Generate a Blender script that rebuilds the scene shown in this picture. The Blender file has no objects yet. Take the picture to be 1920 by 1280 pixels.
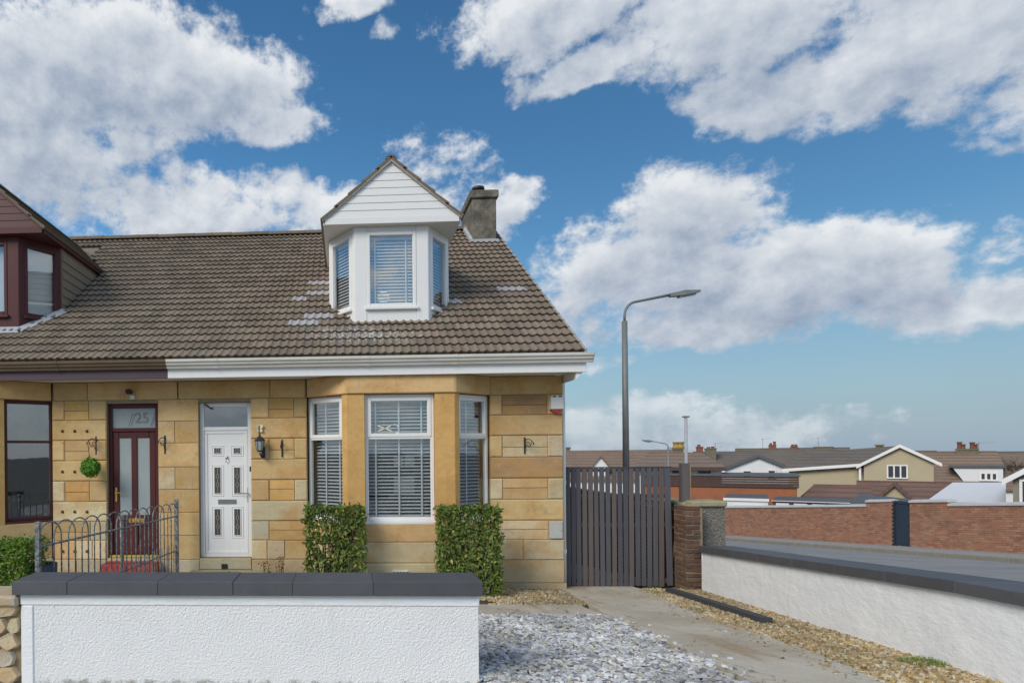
import bpy, math, random
import numpy as np
from mathutils import Vector, noise as mnoise
random.seed(7); RNG=np.random.default_rng(7)
sc=bpy.context.scene
COL=sc.collection
# ---------------------------------------------------------------- camera
F_PX,CX,CY=1200.0,585.0,850.0          # focal length and principal point (1920 x 1280 frame)
YAW,ROLL,EYE=0.052,0.009,1.7
fw=Vector((-math.sin(YAW),math.cos(YAW),0)); r0=Vector((math.cos(YAW),math.sin(YAW),0)); u0=Vector((0,0,1))
ri=r0*math.cos(ROLL)-u0*math.sin(ROLL); up=u0*math.cos(ROLL)+r0*math.sin(ROLL)
CAM=Vector((0,0,EYE))
cd=bpy.data.cameras.new('camera'); cam=bpy.data.objects.new('camera',cd); COL.objects.link(cam)
from mathutils import Matrix
M3=Matrix((ri,up,-fw)).transposed(); cam.matrix_world=Matrix.Translation(CAM)@M3.to_4x4()
cd.sensor_width=36; cd.sensor_fit='HORIZONTAL'; cd.lens=36*F_PX/1920
cd.shift_x=(960-CX)/1920; cd.shift_y=(CY-640)/1920
cd.clip_start=0.05; cd.clip_end=5000
sc.camera=cam
def ray(px,py): return fw+ri*((px-CX)/F_PX)+up*((CY-py)/F_PX)
def P(px,py,Y):
    d=ray(px,py); return CAM+d*(Y/d.y)
def PX(px,py,X):
    d=ray(px,py); return CAM+d*(X/d.x)
SL,Y0,CS,X0=0.09,4.8,0.016,5.5
def gz(x,y):
    return -SL*(min(max(y,Y0),75)-Y0)-CS*(min(max(x,X0),60)-X0)
def G(px,py,right=False):
    d=ray(px,py); c=CS if right else 0
    t=(SL*Y0+c*X0-EYE)/(d.z+SL*d.y+c*d.x); return CAM+d*t
# ---------------------------------------------------------------- light
SUN_EL,SUN_AZ=math.radians(35),math.radians(-45)   # azimuth of the sun seen from the house, measured from -Y (street side) towards -X
sun_dir=Vector((math.sin(SUN_AZ)*math.cos(SUN_EL),-math.cos(SUN_AZ)*math.cos(SUN_EL),math.sin(SUN_EL)))
sd=bpy.data.lights.new('sun','SUN'); so=bpy.data.objects.new('sun',sd); COL.objects.link(so)
sd.energy=1.5; sd.angle=math.radians(28); sd.color=(1,.95,.88)
so.rotation_euler=sun_dir.to_track_quat('Z','Y').to_euler(); so.location=sun_dir*60
sc.view_settings.view_transform='Standard'; sc.view_settings.look='None'; sc.view_settings.gamma=1
sc.view_settings.use_curve_mapping=False; sc.view_settings.exposure=0.75
sc.cycles.max_bounces=6; sc.cycles.diffuse_bounces=3; sc.cycles.glossy_bounces=3; sc.cycles.transparent_max_bounces=12
W=bpy.data.worlds.new('World'); sc.world=W; W.use_nodes=True
# ---------------------------------------------------------------- node helpers
class NT:
    def __init__(s,tree): s.t=tree; s.n=tree.nodes; s.l=tree.links
    def new(s,t,**k):
        n=s.n.new(t)
        for a,b in k.items(): setattr(n,a,b)
        return n
    def link(s,a,b): s.l.new(a,b)
    def put(s,sock,v):
        if hasattr(v,'is_linked') or isinstance(v,bpy.types.NodeSocket): s.l.new(v,sock)
        else: sock.default_value=v
    def math(s,op,a,b=0.0,c=0.0,clamp=False):
        n=s.new('ShaderNodeMath',operation=op); n.use_clamp=clamp
        s.put(n.inputs[0],a); s.put(n.inputs[1],b); s.put(n.inputs[2],c); return n.outputs[0]
    def mix(s,f,a,b,blend='MIX'):
        n=s.new('ShaderNodeMix',data_type='RGBA',blend_type=blend); n.clamp_factor=True
        s.put(n.inputs[0],f); s.put(n.inputs[6],a if not isinstance(a,tuple) else (*a,1)[:4]); s.put(n.inputs[7],b if not isinstance(b,tuple) else (*b,1)[:4]); return n.outputs[2]
    def noise(s,vec,scale,detail=4,rough=.55,dims='3D',dist=0):
        n=s.new('ShaderNodeTexNoise',noise_dimensions=dims); n.inputs['Scale'].default_value=scale; n.inputs['Detail'].default_value=detail
        n.inputs['Roughness'].default_value=rough; n.inputs['Distortion'].default_value=dist
        if vec is not None: s.l.new(vec,n.inputs['Vector'])
        return n.outputs['Fac']
    def ramp(s,f,a,b,va=0.0,vb=1.0,smooth=True):
        n=s.new('ShaderNodeMapRange'); n.interpolation_type='SMOOTHSTEP' if smooth else 'LINEAR'
        s.put(n.inputs[0],f); n.inputs[1].default_value=a; n.inputs[2].default_value=b; n.inputs[3].default_value=va; n.inputs[4].default_value=vb
        return n.outputs[0]
    def combine(s,x,y,z=0.0):
        n=s.new('ShaderNodeCombineXYZ'); s.put(n.inputs[0],x); s.put(n.inputs[1],y); s.put(n.inputs[2],z); return n.outputs[0]
# ---------------------------------------------------------------- sky: clear air plus cumulus laid out by direction
def az_el(px,py):
    d=ray(px,py).normalized(); return math.atan2(d.x,d.y),math.asin(d.z)
BLOBS=[(190,150,300,190,1.05),(400,150,190,130,1.0),(60,240,210,190,1.0),(530,240,100,50,.8),(60,320,190,80,.7),(350,395,340,80,.85),(560,390,170,60,.7),
 (945,400,60,75,.85),(815,330,110,90,.35),(660,5,95,42,.7),(722,75,34,36,.45),
 (1060,10,290,100,.9),(1115,125,160,55,.9),(1370,40,360,110,.95),(1470,165,200,80,.95),(1700,90,330,150,1.0),(1900,170,130,110,.8),
 (1290,410,170,120,1.0),(1230,520,260,120,1.0),(1500,510,320,120,1.0),(1760,570,230,75,.95),(1300,600,260,50,.8),(1080,480,120,60,.45),
 (1110,810,95,60,.8),(1240,775,140,50,.6),(1320,815,340,50,.55),(1592,775,34,20,.4),(1905,450,75,50,.6),(1120,685,60,20,.35),(90,345,160,60,.5)]
grp=bpy.data.node_groups.new('cloud_density','ShaderNodeTree')
grp.interface.new_socket('Az',in_out='INPUT',socket_type='NodeSocketFloat'); grp.interface.new_socket('El',in_out='INPUT',socket_type='NodeSocketFloat')
grp.interface.new_socket('Density',in_out='OUTPUT',socket_type='NodeSocketFloat'); grp.interface.new_socket('Thick',in_out='OUTPUT',socket_type='NodeSocketFloat')
g=NT(grp); gi=g.new('NodeGroupInput'); go=g.new('NodeGroupOutput')
az0,el0=gi.outputs[0],gi.outputs[1]
base=g.combine(az0,g.math('MULTIPLY',el0,1.25),0.0)
wx=g.math('MULTIPLY',g.math('SUBTRACT',g.noise(base,7,3,.5),.5),.14)
vo=g.new('ShaderNodeVectorMath',operation='ADD'); g.link(base,vo.inputs[0]); vo.inputs[1].default_value=(5.2,3.1,1.7)
wy=g.math('MULTIPLY',g.math('SUBTRACT',g.noise(vo.outputs[0],7,3,.5),.5),.10)
az=g.math('ADD',az0,wx); el=g.math('ADD',el0,wy)
cur=thk=None; OFF=.05
for (x,y,rx,ry,st) in BLOBS:
    a,e=az_el(x,y); a1,_=az_el(x-rx,y); a2,_=az_el(x+rx,y); _,e1=az_el(x,y+ry); _,e2=az_el(x,y-ry)
    ra=abs(a2-a1)/2; re=abs(e2-e1)/2
    dx=g.math('MULTIPLY_ADD',az,1/ra,-a/ra); dy=g.math('MULTIPLY_ADD',el,1/re,-e/re); dx2=g.math('MULTIPLY',dx,dx)
    v=g.math('MULTIPLY_ADD',g.math('MULTIPLY_ADD',dy,dy,dx2),-st,st)
    dy2=g.math('ADD',dy,OFF/re); v2=g.math('MULTIPLY_ADD',g.math('MULTIPLY_ADD',dy2,dy2,dx2),-st,st)
    cur=v if cur is None else g.math('SMOOTH_MAX',cur,v,.25); thk=v2 if thk is None else g.math('MAXIMUM',thk,v2)
cur=g.math('MAXIMUM',cur,-1.2)
ca,ce=az_el(960,500)
dist=g.math('SQRT',g.math('ADD',g.math('POWER',g.math('SUBTRACT',az0,ca),2.0),g.math('MULTIPLY',g.math('POWER',g.math('SUBTRACT',el0,ce),2.0),2.0)))
wout=g.ramp(dist,.85,1.25)
far=g.math('MULTIPLY_ADD',g.noise(base,2.6,2,.5),5.0,-2.35)
mx=g.new('ShaderNodeMix',data_type='FLOAT'); g.link(wout,mx.inputs[0]); g.link(cur,mx.inputs[2]); g.link(far,mx.inputs[3])
n1=g.math('SUBTRACT',g.noise(base,10,10,.63),.5); n2=g.math('SUBTRACT',g.noise(base,40,4,.62),.5)
den=g.math('ADD',mx.outputs[0],g.math('MULTIPLY_ADD',n1,2.3,g.math('MULTIPLY',n2,.55)))
g.link(den,go.inputs[0]); g.link(g.math('ADD',g.math('MAXIMUM',thk,-1.0),g.math('MULTIPLY',n1,2.3)),go.inputs[1])
w=NT(W.node_tree); w.n.clear()
wo=w.new('ShaderNodeOutputWorld'); bg=w.new('ShaderNodeBackground'); w.link(bg.outputs[0],wo.inputs[0]); bg.inputs[1].default_value=0.1
sky=w.new('ShaderNodeTexSky',sky_type='NISHITA'); sky.sun_disc=False; sky.sun_elevation=SUN_EL; sky.sun_rotation=math.radians(180)+SUN_AZ
sky.air_density=1.0; sky.dust_density=0.2; sky.ozone_density=1.4; sky.altitude=60
tc=w.new('ShaderNodeTexCoord'); sep=w.new('ShaderNodeSeparateXYZ'); w.link(tc.outputs['Generated'],sep.inputs[0])
waz=w.math('ARCTAN2',sep.outputs[0],sep.outputs[1]); wel=w.math('ARCSINE',sep.outputs[2])
gn=w.new('ShaderNodeGroup'); gn.node_tree=grp; w.link(waz,gn.inputs[0]); w.link(wel,gn.inputs[1]); d0,d1=gn.outputs[0],gn.outputs[1]
alpha=w.math('MULTIPLY',w.ramp(d0,-.06,.60),w.ramp(wel,.0,.16,.5,1.0))
thick=w.ramp(d1,-.25,1.7,0,1.25,False)
wv=w.combine(waz,wel,0.0)
bv=w.combine(waz,w.math('MULTIPLY',wel,1.25),0.0)
def shifted(dx,dy):
    n=w.new('ShaderNodeVectorMath',operation='ADD'); w.link(bv,n.inputs[0]); n.inputs[1].default_value=(dx,dy,0); return w.noise(n.outputs[0],10,7,.6)
relief=w.math('SUBTRACT',shifted(0,0),shifted(-.013,.020))           # billows lit from upper left
shade=w.math('ADD',w.math('MULTIPLY',thick,1.0),w.math('MULTIPLY',relief,-2.6))
shade=w.ramp(w.math('ADD',shade,w.math('MULTIPLY',w.math('SUBTRACT',w.noise(wv,22,6,.65),.5),.7)),-.22,1.22,smooth=False)
ccol=w.mix(shade,(4.75,4.92,5.1),(1.65,2.1,2.85))
hs=w.new('ShaderNodeHueSaturation'); w.link(sky.outputs[0],hs.inputs['Color']); hs.inputs['Saturation'].default_value=1.25; hs.inputs['Value'].default_value=.74
clear=w.mix(1.0,hs.outputs[0],(.82,1.0,1.0),'MULTIPLY')
hz=w.math('MULTIPLY_ADD',w.math('SUBTRACT',w.noise(wv,5,3,.5),.5),.05,wel)
clear=w.mix(w.ramp(hz,-.06,.30,.97,0.0),clear,(1.75,2.32,3.1))      # pale haze low on the horizon
w.link(w.mix(alpha,clear,ccol),bg.inputs[0])
HS=hs; W.cycles.sampling_method='MANUAL'; W.cycles.sample_map_resolution=512
# ---------------------------------------------------------------- materials
MAT={}
def mat(name,build=None,color=(.5,.5,.5),rough=.7,metal=0,spec=.5,noise_amt=0,noise_scale=8,bump=0,bump_scale=60,emit=None):
    m=bpy.data.materials.new(name); m.use_nodes=True; t=NT(m.node_tree); b=t.n['Principled BSDF']
    b.inputs['Roughness'].default_value=rough; b.inputs['Metallic'].default_value=metal; b.inputs['Specular IOR Level'].default_value=spec
    b.inputs['Base Color'].default_value=(*color,1)
    geo=t.new('ShaderNodeNewGeometry'); pos=geo.outputs['Position']
    if noise_amt:
        n=t.noise(pos,noise_scale,6,.6)
        c=t.mix(n,tuple(x*(1-noise_amt) for x in color),tuple(min(1,x*(1+noise_amt)) for x in color)); t.link(c,b.inputs['Base Color'])
    if bump:
        bn=t.new('ShaderNodeBump'); bn.inputs['Strength'].default_value=bump; bn.inputs['Distance'].default_value=.01
        t.link(t.noise(pos,bump_scale,5,.6),bn.inputs['Height']); t.link(bn.outputs[0],b.inputs['Normal'])
    if emit:
        b.inputs['Emission Color'].default_value=(*emit[0],1); b.inputs['Emission Strength'].default_value=emit[1]
    if build: build(t,b,geo,pos)
    MAT[name]=m; return m
def bumpn(t,b,h,st=.4,dist=.01):
    bn=t.new('ShaderNodeBump'); bn.inputs['Strength'].default_value=st; bn.inputs['Distance'].default_value=dist; t.put(bn.inputs['Height'],h); t.link(bn.outputs[0],b.inputs['Normal'])
def scaled(t,pos,s,rot=(0,0,0)):
    m=t.new('ShaderNodeMapping'); m.inputs['Scale'].default_value=s; m.inputs['Rotation'].default_value=rot; t.link(pos,m.inputs['Vector']); return m.outputs[0]
def m_stone(t,b,geo,pos):
    oi=t.new('ShaderNodeObjectInfo'); c=oi.outputs['Color']
    add=t.new('ShaderNodeVectorMath',operation='ADD'); t.link(pos,add.inputs[0])
    k=t.combine(t.math('MULTIPLY',oi.outputs['Random'],31.0),t.math('MULTIPLY',oi.outputs['Random'],17.0),t.math('MULTIPLY',oi.outputs['Random'],53.0)); t.link(k,add.inputs[1]); p=add.outputs[0]
    band=t.noise(scaled(t,p,(1.2,1.2,3.2),(0,.35,0)),2.0,6,.66,dist=.5)
    blot=t.noise(p,2.6,5,.6); grain=t.noise(p,70,4,.7)
    c1=t.mix(t.ramp(band,.42,.74,0,.42),c,t.mix(1.0,c,(.72,.62,.50),'MULTIPLY'))
    c2=t.mix(t.ramp(blot,.50,.78,0,.6),c1,t.mix(1.0,c1,(1.2,1.13,1.05),'MULTIPLY'))
    c2=t.mix(t.ramp(t.noise(p,1.9,6,.65),.42,.68,0,.65),c2,(.56,.31,.10))
    c2=t.mix(t.ramp(t.noise(p,5.0,6,.72),.56,.76,0,.5),c2,(.29,.20,.12))
    c2=t.mix(t.ramp(t.noise(p,3.1,5,.7),.60,.72,0,.4),c2,(.64,.53,.36))
    c3=t.mix(t.ramp(grain,.4,.68,0,.42),c2,t.mix(1.0,c2,(.66,.62,.58),'MULTIPLY'))
    c3=t.mix(t.ramp(t.noise(scaled(t,pos,(7,7,.7)),1.0,6,.7),.54,.78,0,.42),c3,(.25,.17,.10))
    # grime with its own ragged shape towards the damp foot of the wall
    sp=t.new('ShaderNodeSeparateXYZ'); t.link(pos,sp.inputs[0])
    low=t.math('ADD',t.ramp(sp.outputs[2],-.5,.75,1,0),t.math('MULTIPLY',t.math('SUBTRACT',t.noise(pos,1.9,5,.6),.5),1.5))
    c4=t.mix(t.ramp(low,.55,1.3,0,.5),c3,(.30,.27,.185))
    t.link(c4,b.inputs['Base Color']); b.inputs['Roughness'].default_value=.9; b.inputs['Specular IOR Level'].default_value=.15
    bumpn(t,b,t.math('ADD',t.math('MULTIPLY',grain,.7),t.math('ADD',t.math('MULTIPLY',band,.5),t.noise(p,14,4,.6))),.6,.010)
mat('stone',m_stone)
mat('mortar',color=(.30,.23,.14),rough=.95,noise_amt=.3,bump=.4)
def m_tile(island):
    def f(t,b,geo,pos):
        if island: at=t.new('ShaderNodeAttribute'); at.attribute_name='tint'; oc=at.outputs['Color']
        else: oc=t.new('ShaderNodeObjectInfo').outputs['Color']
        base=t.mix(t.noise(pos,3.0,5,.65),(.205,.160,.118),(.255,.205,.156))
        c=base
        c=t.mix(t.ramp(t.noise(pos,38,4,.7),.5,.75,0,.35),c,(.34,.30,.24))
        c=t.mix(t.ramp(t.noise(pos,1.1,6,.7),.52,.7,0,.22),c,(.13,.11,.085))
        # lichen and bird-lime specks, thicker below the dormer
        vd=t.new('ShaderNodeVectorMath',operation='DISTANCE'); t.link(scaled(t,pos,(.55,1.5,1.0)),vd.inputs[0]); vd.inputs[1].default_value=(.25*.55*1.0,10.35*1.5,3.6)
        near=t.ramp(vd.outputs['Value'],.10,1.0,.215,0.0)
        sp=t.math('ADD',t.noise(pos,26,3,.6),near)
        c=t.mix(t.ramp(sp,.725,.765,0,.8),c,(.62,.61,.57))
        c=t.mix(1.0,c,oc,'MULTIPLY')
        t.link(c,b.inputs['Base Color']); b.inputs['Roughness'].default_value=.92; b.inputs['Specular IOR Level'].default_value=.2
        bumpn(t,b,t.noise(pos,110,4,.7),.4,.005)
    return f
mat('tile',m_tile(False)); mat('tile_stuff',m_tile(True))
def m_pvc(t,b,geo,pos):
    c=t.mix(t.ramp(t.noise(scaled(t,pos,(9,9,.8)),1.0,6,.7),.52,.8,0,.22),(.83,.815,.785),(.52,.49,.43)); c=t.mix(t.ramp(t.noise(pos,2.5,6,.7),.55,.8,0,.12),c,(.5,.49,.45)); t.link(c,b.inputs['Base Color']); b.inputs['Roughness'].default_value=.4
mat('white_pvc',m_pvc)
def m_gutter(t,b,geo,pos):
    c=t.mix(t.ramp(t.noise(scaled(t,pos,(.6,3,6)),3,6,.7),.45,.75,0,.55),(.74,.71,.65),(.46,.36,.20)); t.link(c,b.inputs['Base Color']); b.inputs['Roughness'].default_value=.6
mat('gutter_white',m_gutter)
mat('soffit',color=(.74,.71,.64),rough=.6,noise_amt=.06,noise_scale=4)
mat('maroon_pvc',color=(.092,.028,.028),spec=.25,rough=.45,noise_amt=.12,noise_scale=5)
mat('maroon_fascia',color=(.075,.042,.055),rough=.5,noise_amt=.15,noise_scale=5)
mat('gutter_brown',color=(.15,.10,.055),rough=.55,noise_amt=.3,noise_scale=6)
mat('hung_tile',color=(.27,.205,.14),rough=.85,noise_amt=.25,noise_scale=7)
mat('lead',color=(.42,.43,.45),rough=.6,noise_amt=.25,noise_scale=8)
mat('cement',color=(.35,.33,.29),rough=.95,noise_amt=.3,noise_scale=14,bump=.6,bump_scale=60)
def m_chim(t,b,geo,pos):
    c=t.mix(t.ramp(t.noise(pos,4,7,.7),.35,.7),(.095,.085,.065),(.26,.23,.18)); c=t.mix(t.ramp(t.noise(pos,30,4,.7),.5,.7,0,.5),c,(.34,.31,.25)); t.link(c,b.inputs['Base Color']); b.inputs['Roughness'].default_value=.95
    bumpn(t,b,t.noise(pos,45,5,.7),.8,.02)
mat('chimney_render',m_chim)
mat('terracotta',color=(.21,.085,.055),rough=.8,noise_amt=.3)
mat('black_iron',color=(.022,.022,.025),rough=.5,noise_amt=.2)
def m_galv(t,b,geo,pos):
    c=t.mix(t.ramp(t.noise(pos,22,5,.7),.4,.65),(.10,.11,.12),(.36,.36,.34)); c=t.mix(t.ramp(t.noise(pos,9,5,.7),.56,.7),c,(.22,.14,.08)); t.link(c,b.inputs['Base Color']); b.inputs['Roughness'].default_value=.6; b.inputs['Metallic'].default_value=.25
mat('worn_metal',m_galv)
mat('lamp_steel',color=(.20,.21,.20),rough=.55,metal=.2,noise_amt=.25,noise_scale=4)
mat('brass',color=(.72,.47,.10),rough=.3,metal=.8)
mat('chrome',color=(.55,.55,.55),rough=.25,metal=.9)
def m_glass(t,b,geo,pos):
    t.n.remove(b); out=t.n['Material Output']
    tr=t.new('ShaderNodeBsdfTransparent'); tr.inputs[0].default_value=(.93,.95,.95,1); gl=t.new('ShaderNodeBsdfGlossy'); gl.inputs['Roughness'].default_value=.015; gl.inputs[0].default_value=(.95,.97,1,1)
    dt=t.new('ShaderNodeVectorMath',operation='DOT_PRODUCT'); t.link(geo.outputs['Incoming'],dt.inputs[0]); t.link(geo.outputs['Normal'],dt.inputs[1])
    fres=t.math('MULTIPLY_ADD',t.math('POWER',t.math('SUBTRACT',1.0,t.math('ABSOLUTE',dt.outputs['Value'])),5.0),.85,.15)   # Schlick, same from both sides of the pane
    bn=t.new('ShaderNodeBump'); bn.inputs['Strength'].default_value=.06; bn.inputs['Distance'].default_value=.02; t.link(t.noise(pos,1.6,2,.5),bn.inputs['Height']); t.link(bn.outputs[0],gl.inputs['Normal'])
    mx=t.new('ShaderNodeMixShader'); t.put(mx.inputs[0],fres); t.link(tr.outputs[0],mx.inputs[1]); t.link(gl.outputs[0],mx.inputs[2]); t.link(mx.outputs[0],out.inputs[0])
mat('glass',m_glass)
mat('frosted',color=(.34,.38,.37),rough=.3,noise_amt=.12,noise_scale=3,bump=.3,bump_scale=120)
mat('door_glass',color=(.10,.09,.075),rough=.15,noise_amt=.2)
mat('lead_came',color=(.45,.45,.43),rough=.5)
mat('blind',color=(.78,.79,.80),rough=.55)
mat('interior',color=(.62,.59,.53),rough=.9,noise_amt=.1)
mat('carpet',color=(.2,.18,.15),rough=.95)
mat('lamp_glow',color=(.9,.8,.5),emit=((1,.86,.5),.55))
mat('rear_daylight_blind',color=(.7,.7,.7),rough=.7)
def m_rough(t,b,geo,pos):
    c=t.mix(t.ramp(t.noise(pos,2.2,6,.65),.4,.75,0,.5),(.83,.82,.80),(.74,.73,.715)); c=t.mix(t.ramp(t.noise(pos,48,3,.6),.70,.75,0,.5),c,(.30,.28,.24))
    c=t.mix(t.ramp(t.noise(scaled(t,pos,(6,6,.6)),1.0,6,.7),.56,.78,0,.28),c,(.45,.43,.38))
    sp=t.new('ShaderNodeSeparateXYZ'); t.link(pos,sp.inputs[0]); low=t.math('ADD',t.ramp(sp.outputs[2],-.02,.09,1,0),t.math('MULTIPLY',t.math('SUBTRACT',t.noise(pos,14,5,.7),.5),1.6))
    c=t.mix(t.ramp(low,.75,1.2,0,.7),c,(.22,.20,.14))
    t.link(c,b.inputs['Base Color']); b.inputs['Roughness'].default_value=.75; bumpn(t,b,t.noise(pos,150,4,.65),.55,.005)
mat('white_roughcast',m_rough)
def m_wpaint(t,b,geo,pos):
    c=t.mix(t.ramp(t.noise(pos,1.4,6,.65),.4,.75,0,.6),(.88,.88,.87),(.82,.82,.81))
    c=t.mix(t.ramp(t.noise(scaled(t,pos,(7,7,22)),1.3,4,.65),.715,.735,0,.8),c,(.25,.24,.22))
    c=t.mix(t.ramp(t.noise(pos,.9,5,.6),.68,.76,0,.3),c,(.5,.5,.5)); c=t.mix(t.ramp(t.noise(scaled(t,pos,(5,5,.6)),1.0,6,.7),.58,.78,0,.22),c,(.5,.47,.42))
    t.link(c,b.inputs['Base Color']); b.inputs['Roughness'].default_value=.65; bumpn(t,b,t.noise(scaled(t,pos,(1,1,2.2)),16,5,.6),.5,.015)
mat('white_paint',m_wpaint)
def m_cop(t,b,geo,pos):
    oi=t.new('ShaderNodeObjectInfo'); c=t.mix(t.noise(pos,5,6,.65),(.062,.063,.068),(.108,.109,.117)); h=t.new('ShaderNodeHueSaturation'); t.link(c,h.inputs['Color']); t.link(t.ramp(oi.outputs['Random'],0,1,.9,1.12,False),h.inputs['Value'])
    c=t.mix(t.ramp(t.noise(pos,40,4,.7),.66,.72,0,.5),h.outputs[0],(.20,.20,.20))
    t.link(c,b.inputs['Base Color']); b.inputs['Roughness'].default_value=.62; bumpn(t,b,t.noise(pos,55,5,.7),.5,.006)
mat('coping_paint',m_cop)
def m_conc(t,b,geo,pos):
    c=t.mix(t.ramp(t.noise(pos,.9,7,.65),.35,.7),(.44,.375,.275),(.60,.54,.43)); c=t.mix(t.ramp(t.noise(scaled(t,pos,(2.2,.5,1)),1.1,6,.7),.52,.72,0,.7),c,(.35,.245,.13))
    c=t.mix(t.ramp(t.noise(pos,60,4,.7),.45,.7,0,.35),c,(.20,.19,.16))
    crk=t.math('ABSOLUTE',t.math('SUBTRACT',t.noise(pos,1.3,5,.55,dist=.6),.5)); c=t.mix(t.ramp(crk,.0,.0045,.75,0),c,(.09,.08,.06))
    t.link(c,b.inputs['Base Color']); b.inputs['Roughness'].default_value=.88; bumpn(t,b,t.noise(pos,130,4,.7),.35,.004)
mat('concrete',m_conc)
mat('asphalt',color=(.27,.262,.25),rough=.9,noise_amt=.34,noise_scale=.9,bump=.5,bump_scale=150)
mat('pavement',color=(.33,.315,.29),rough=.92,noise_amt=.22,noise_scale=3,bump=.4,bump_scale=120)
mat('kerb',color=(.24,.22,.17),rough=.9,noise_amt=.3,noise_scale=6)
mat('soil',color=(.085,.065,.042),rough=.97,noise_amt=.5,noise_scale=25,bump=.8,bump_scale=70)
mat('ground',color=(.11,.105,.085),rough=.95,noise_amt=.35,noise_scale=.7)
def m_chip(cols,spread=(.7,1.3)):
    def f(t,b,geo,pos):
        r=geo.outputs['Random Per Island']; cr=t.new('ShaderNodeValToRGB'); cr.color_ramp.interpolation='CONSTANT'; e=cr.color_ramp.elements
        for i,c in enumerate(cols):
            x=e[i] if i<2 else e.new(i/len(cols)); x.position=i/len(cols); x.color=(*c,1)
        t.link(r,cr.inputs[0]); patch=t.noise(pos,1.15,3,.5)
        h=t.new('ShaderNodeHueSaturation'); t.link(cr.outputs[0],h.inputs['Color']); t.link(t.ramp(patch,.35,.65,*spread),h.inputs['Value']); t.link(h.outputs[0],b.inputs['Base Color']); b.inputs['Roughness'].default_value=.75; b.inputs['Specular IOR Level'].default_value=.2
    return f
mat('slate_chip',m_chip([(.27,.27,.275),(.38,.38,.378),(.48,.475,.465),(.17,.172,.178),(.42,.42,.415),(.32,.32,.322),(.55,.54,.52),(.40,.36,.27)],(1.0,1.55)))
mat('pebble',m_chip([(.42,.30,.13),(.50,.40,.22),(.33,.24,.12),(.55,.47,.32),(.40,.34,.24),(.24,.17,.09),(.60,.54,.42),(.46,.33,.15)],(.75,1.15)))
def m_brick(island,cols):
    def f(t,b,geo,pos):
        r=geo.outputs['Random Per Island'] if island else t.new('ShaderNodeObjectInfo').outputs['Random']
        cr=t.new('ShaderNodeValToRGB'); e=cr.color_ramp.elements
        for i,c in enumerate(cols):
            x=e[i] if i<2 else e.new(.99); x.position=i/(len(cols)-1); x.color=(*c,1)
        t.link(r,cr.inputs[0]); c=t.mix(t.ramp(t.noise(pos,1.2,6,.7),.48,.74,0,.5),cr.outputs[0],(.13,.085,.06)); c=t.mix(t.ramp(t.noise(pos,6,5,.7),.58,.75,0,.45),c,(.36,.27,.19))
        t.link(c,b.inputs['Base Color']); b.inputs['Roughness'].default_value=.9; bumpn(t,b,t.noise(pos,60,4,.7),.4,.006)
    return f
BC=[(.34,.155,.095),(.40,.185,.11),(.27,.13,.085),(.41,.23,.145),(.35,.165,.10)]
mat('brick',m_brick(False,BC)); mat('brick_stuff',m_brick(True,BC))
BD=[(.095,.05,.034),(.15,.075,.047),(.07,.045,.035),(.18,.11,.07)]
mat('brick_dark',m_brick(False,BD)); mat('brick_dark_stuff',m_brick(True,BD))
mat('pier_mortar',color=(.27,.20,.13),rough=.95,noise_amt=.35,noise_scale=8)
mat('brick_mortar',color=(.30,.195,.135),rough=.95,noise_amt=.35,noise_scale=8)
mat('orange_brick',m_brick(True,[(.30,.10,.045),(.36,.13,.06),(.26,.09,.045)]))
def m_rubble(t,b,geo,pos):
    v=t.new('ShaderNodeTexVoronoi'); v.inputs['Scale'].default_value=55; t.link(pos,v.inputs['Vector']); c=t.mix(t.noise(pos,30,3,.6),(.13,.115,.09),(.40,.37,.32)); c=t.mix(t.ramp(v.outputs['Distance'],.2,.6,0,.8),c,(.12,.105,.085)); t.link(c,b.inputs['Base Color']); b.inputs['Roughness'].default_value=.95; bumpn(t,b,v.outputs['Distance'],-.9,.012)
mat('pebbledash',m_rubble)
mat('cope_stone',color=(.36,.31,.19),rough=.95,noise_amt=.35,noise_scale=7,bump=.5)
mat('white_cope',color=(.55,.55,.54),rough=.85,noise_amt=.15,noise_scale=5)
def m_wood(t,b,geo,pos):
    oi=t.new('ShaderNodeObjectInfo'); c=t.mix(t.noise(scaled(t,pos,(26,26,1.2)),1.2,5,.65),(.6,.6,.6),(1.25,1.22,1.2)); c=t.mix(1.0,oi.outputs['Color'],c,'MULTIPLY'); t.link(c,b.inputs['Base Color']); b.inputs['Roughness'].default_value=.75; bumpn(t,b,t.noise(scaled(t,pos,(60,60,3)),1.5,4,.6),.4,.004)
mat('fence_wood',m_wood)
mat('raw_timber',color=(.30,.19,.10),rough=.85,noise_amt=.3)
def m_leaf(a,bb,c3):
    def f(t,b,geo,pos):
        r=geo.outputs['Random Per Island']; c=t.mix(r,a,bb); c=t.mix(t.ramp(r,.90,.97),c,c3); c=t.mix(t.ramp(t.noise(pos,5,3,.5),.4,.7,0,.5),c,tuple(x*.55 for x in a)); t.link(c,b.inputs['Base Color']); b.inputs['Roughness'].default_value=.5; b.inputs['Specular IOR Level'].default_value=.3
        try: b.inputs['Transmission Weight'].default_value=0
        except Exception: pass
    return f
mat('leaf',m_leaf((.075,.125,.020),(.175,.235,.042),(.38,.34,.08)))
mat('privet',m_leaf((.09,.17,.016),(.19,.30,.03),(.22,.27,.05)))
mat('topiary_leaf',m_leaf((.07,.20,.015),(.15,.36,.035),(.20,.42,.06)))
mat('grass',m_leaf((.10,.19,.02),(.18,.29,.04),(.22,.20,.08)))
mat('bark',color=(.075,.050,.033),rough=.9,noise_amt=.3,noise_scale=20)
mat('dead_leaf',color=(.26,.13,.05),rough=.85,noise_amt=.3)
mat('red_paint',color=(.33,.035,.030),rough=.6,noise_amt=.3,noise_scale=10)
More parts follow.
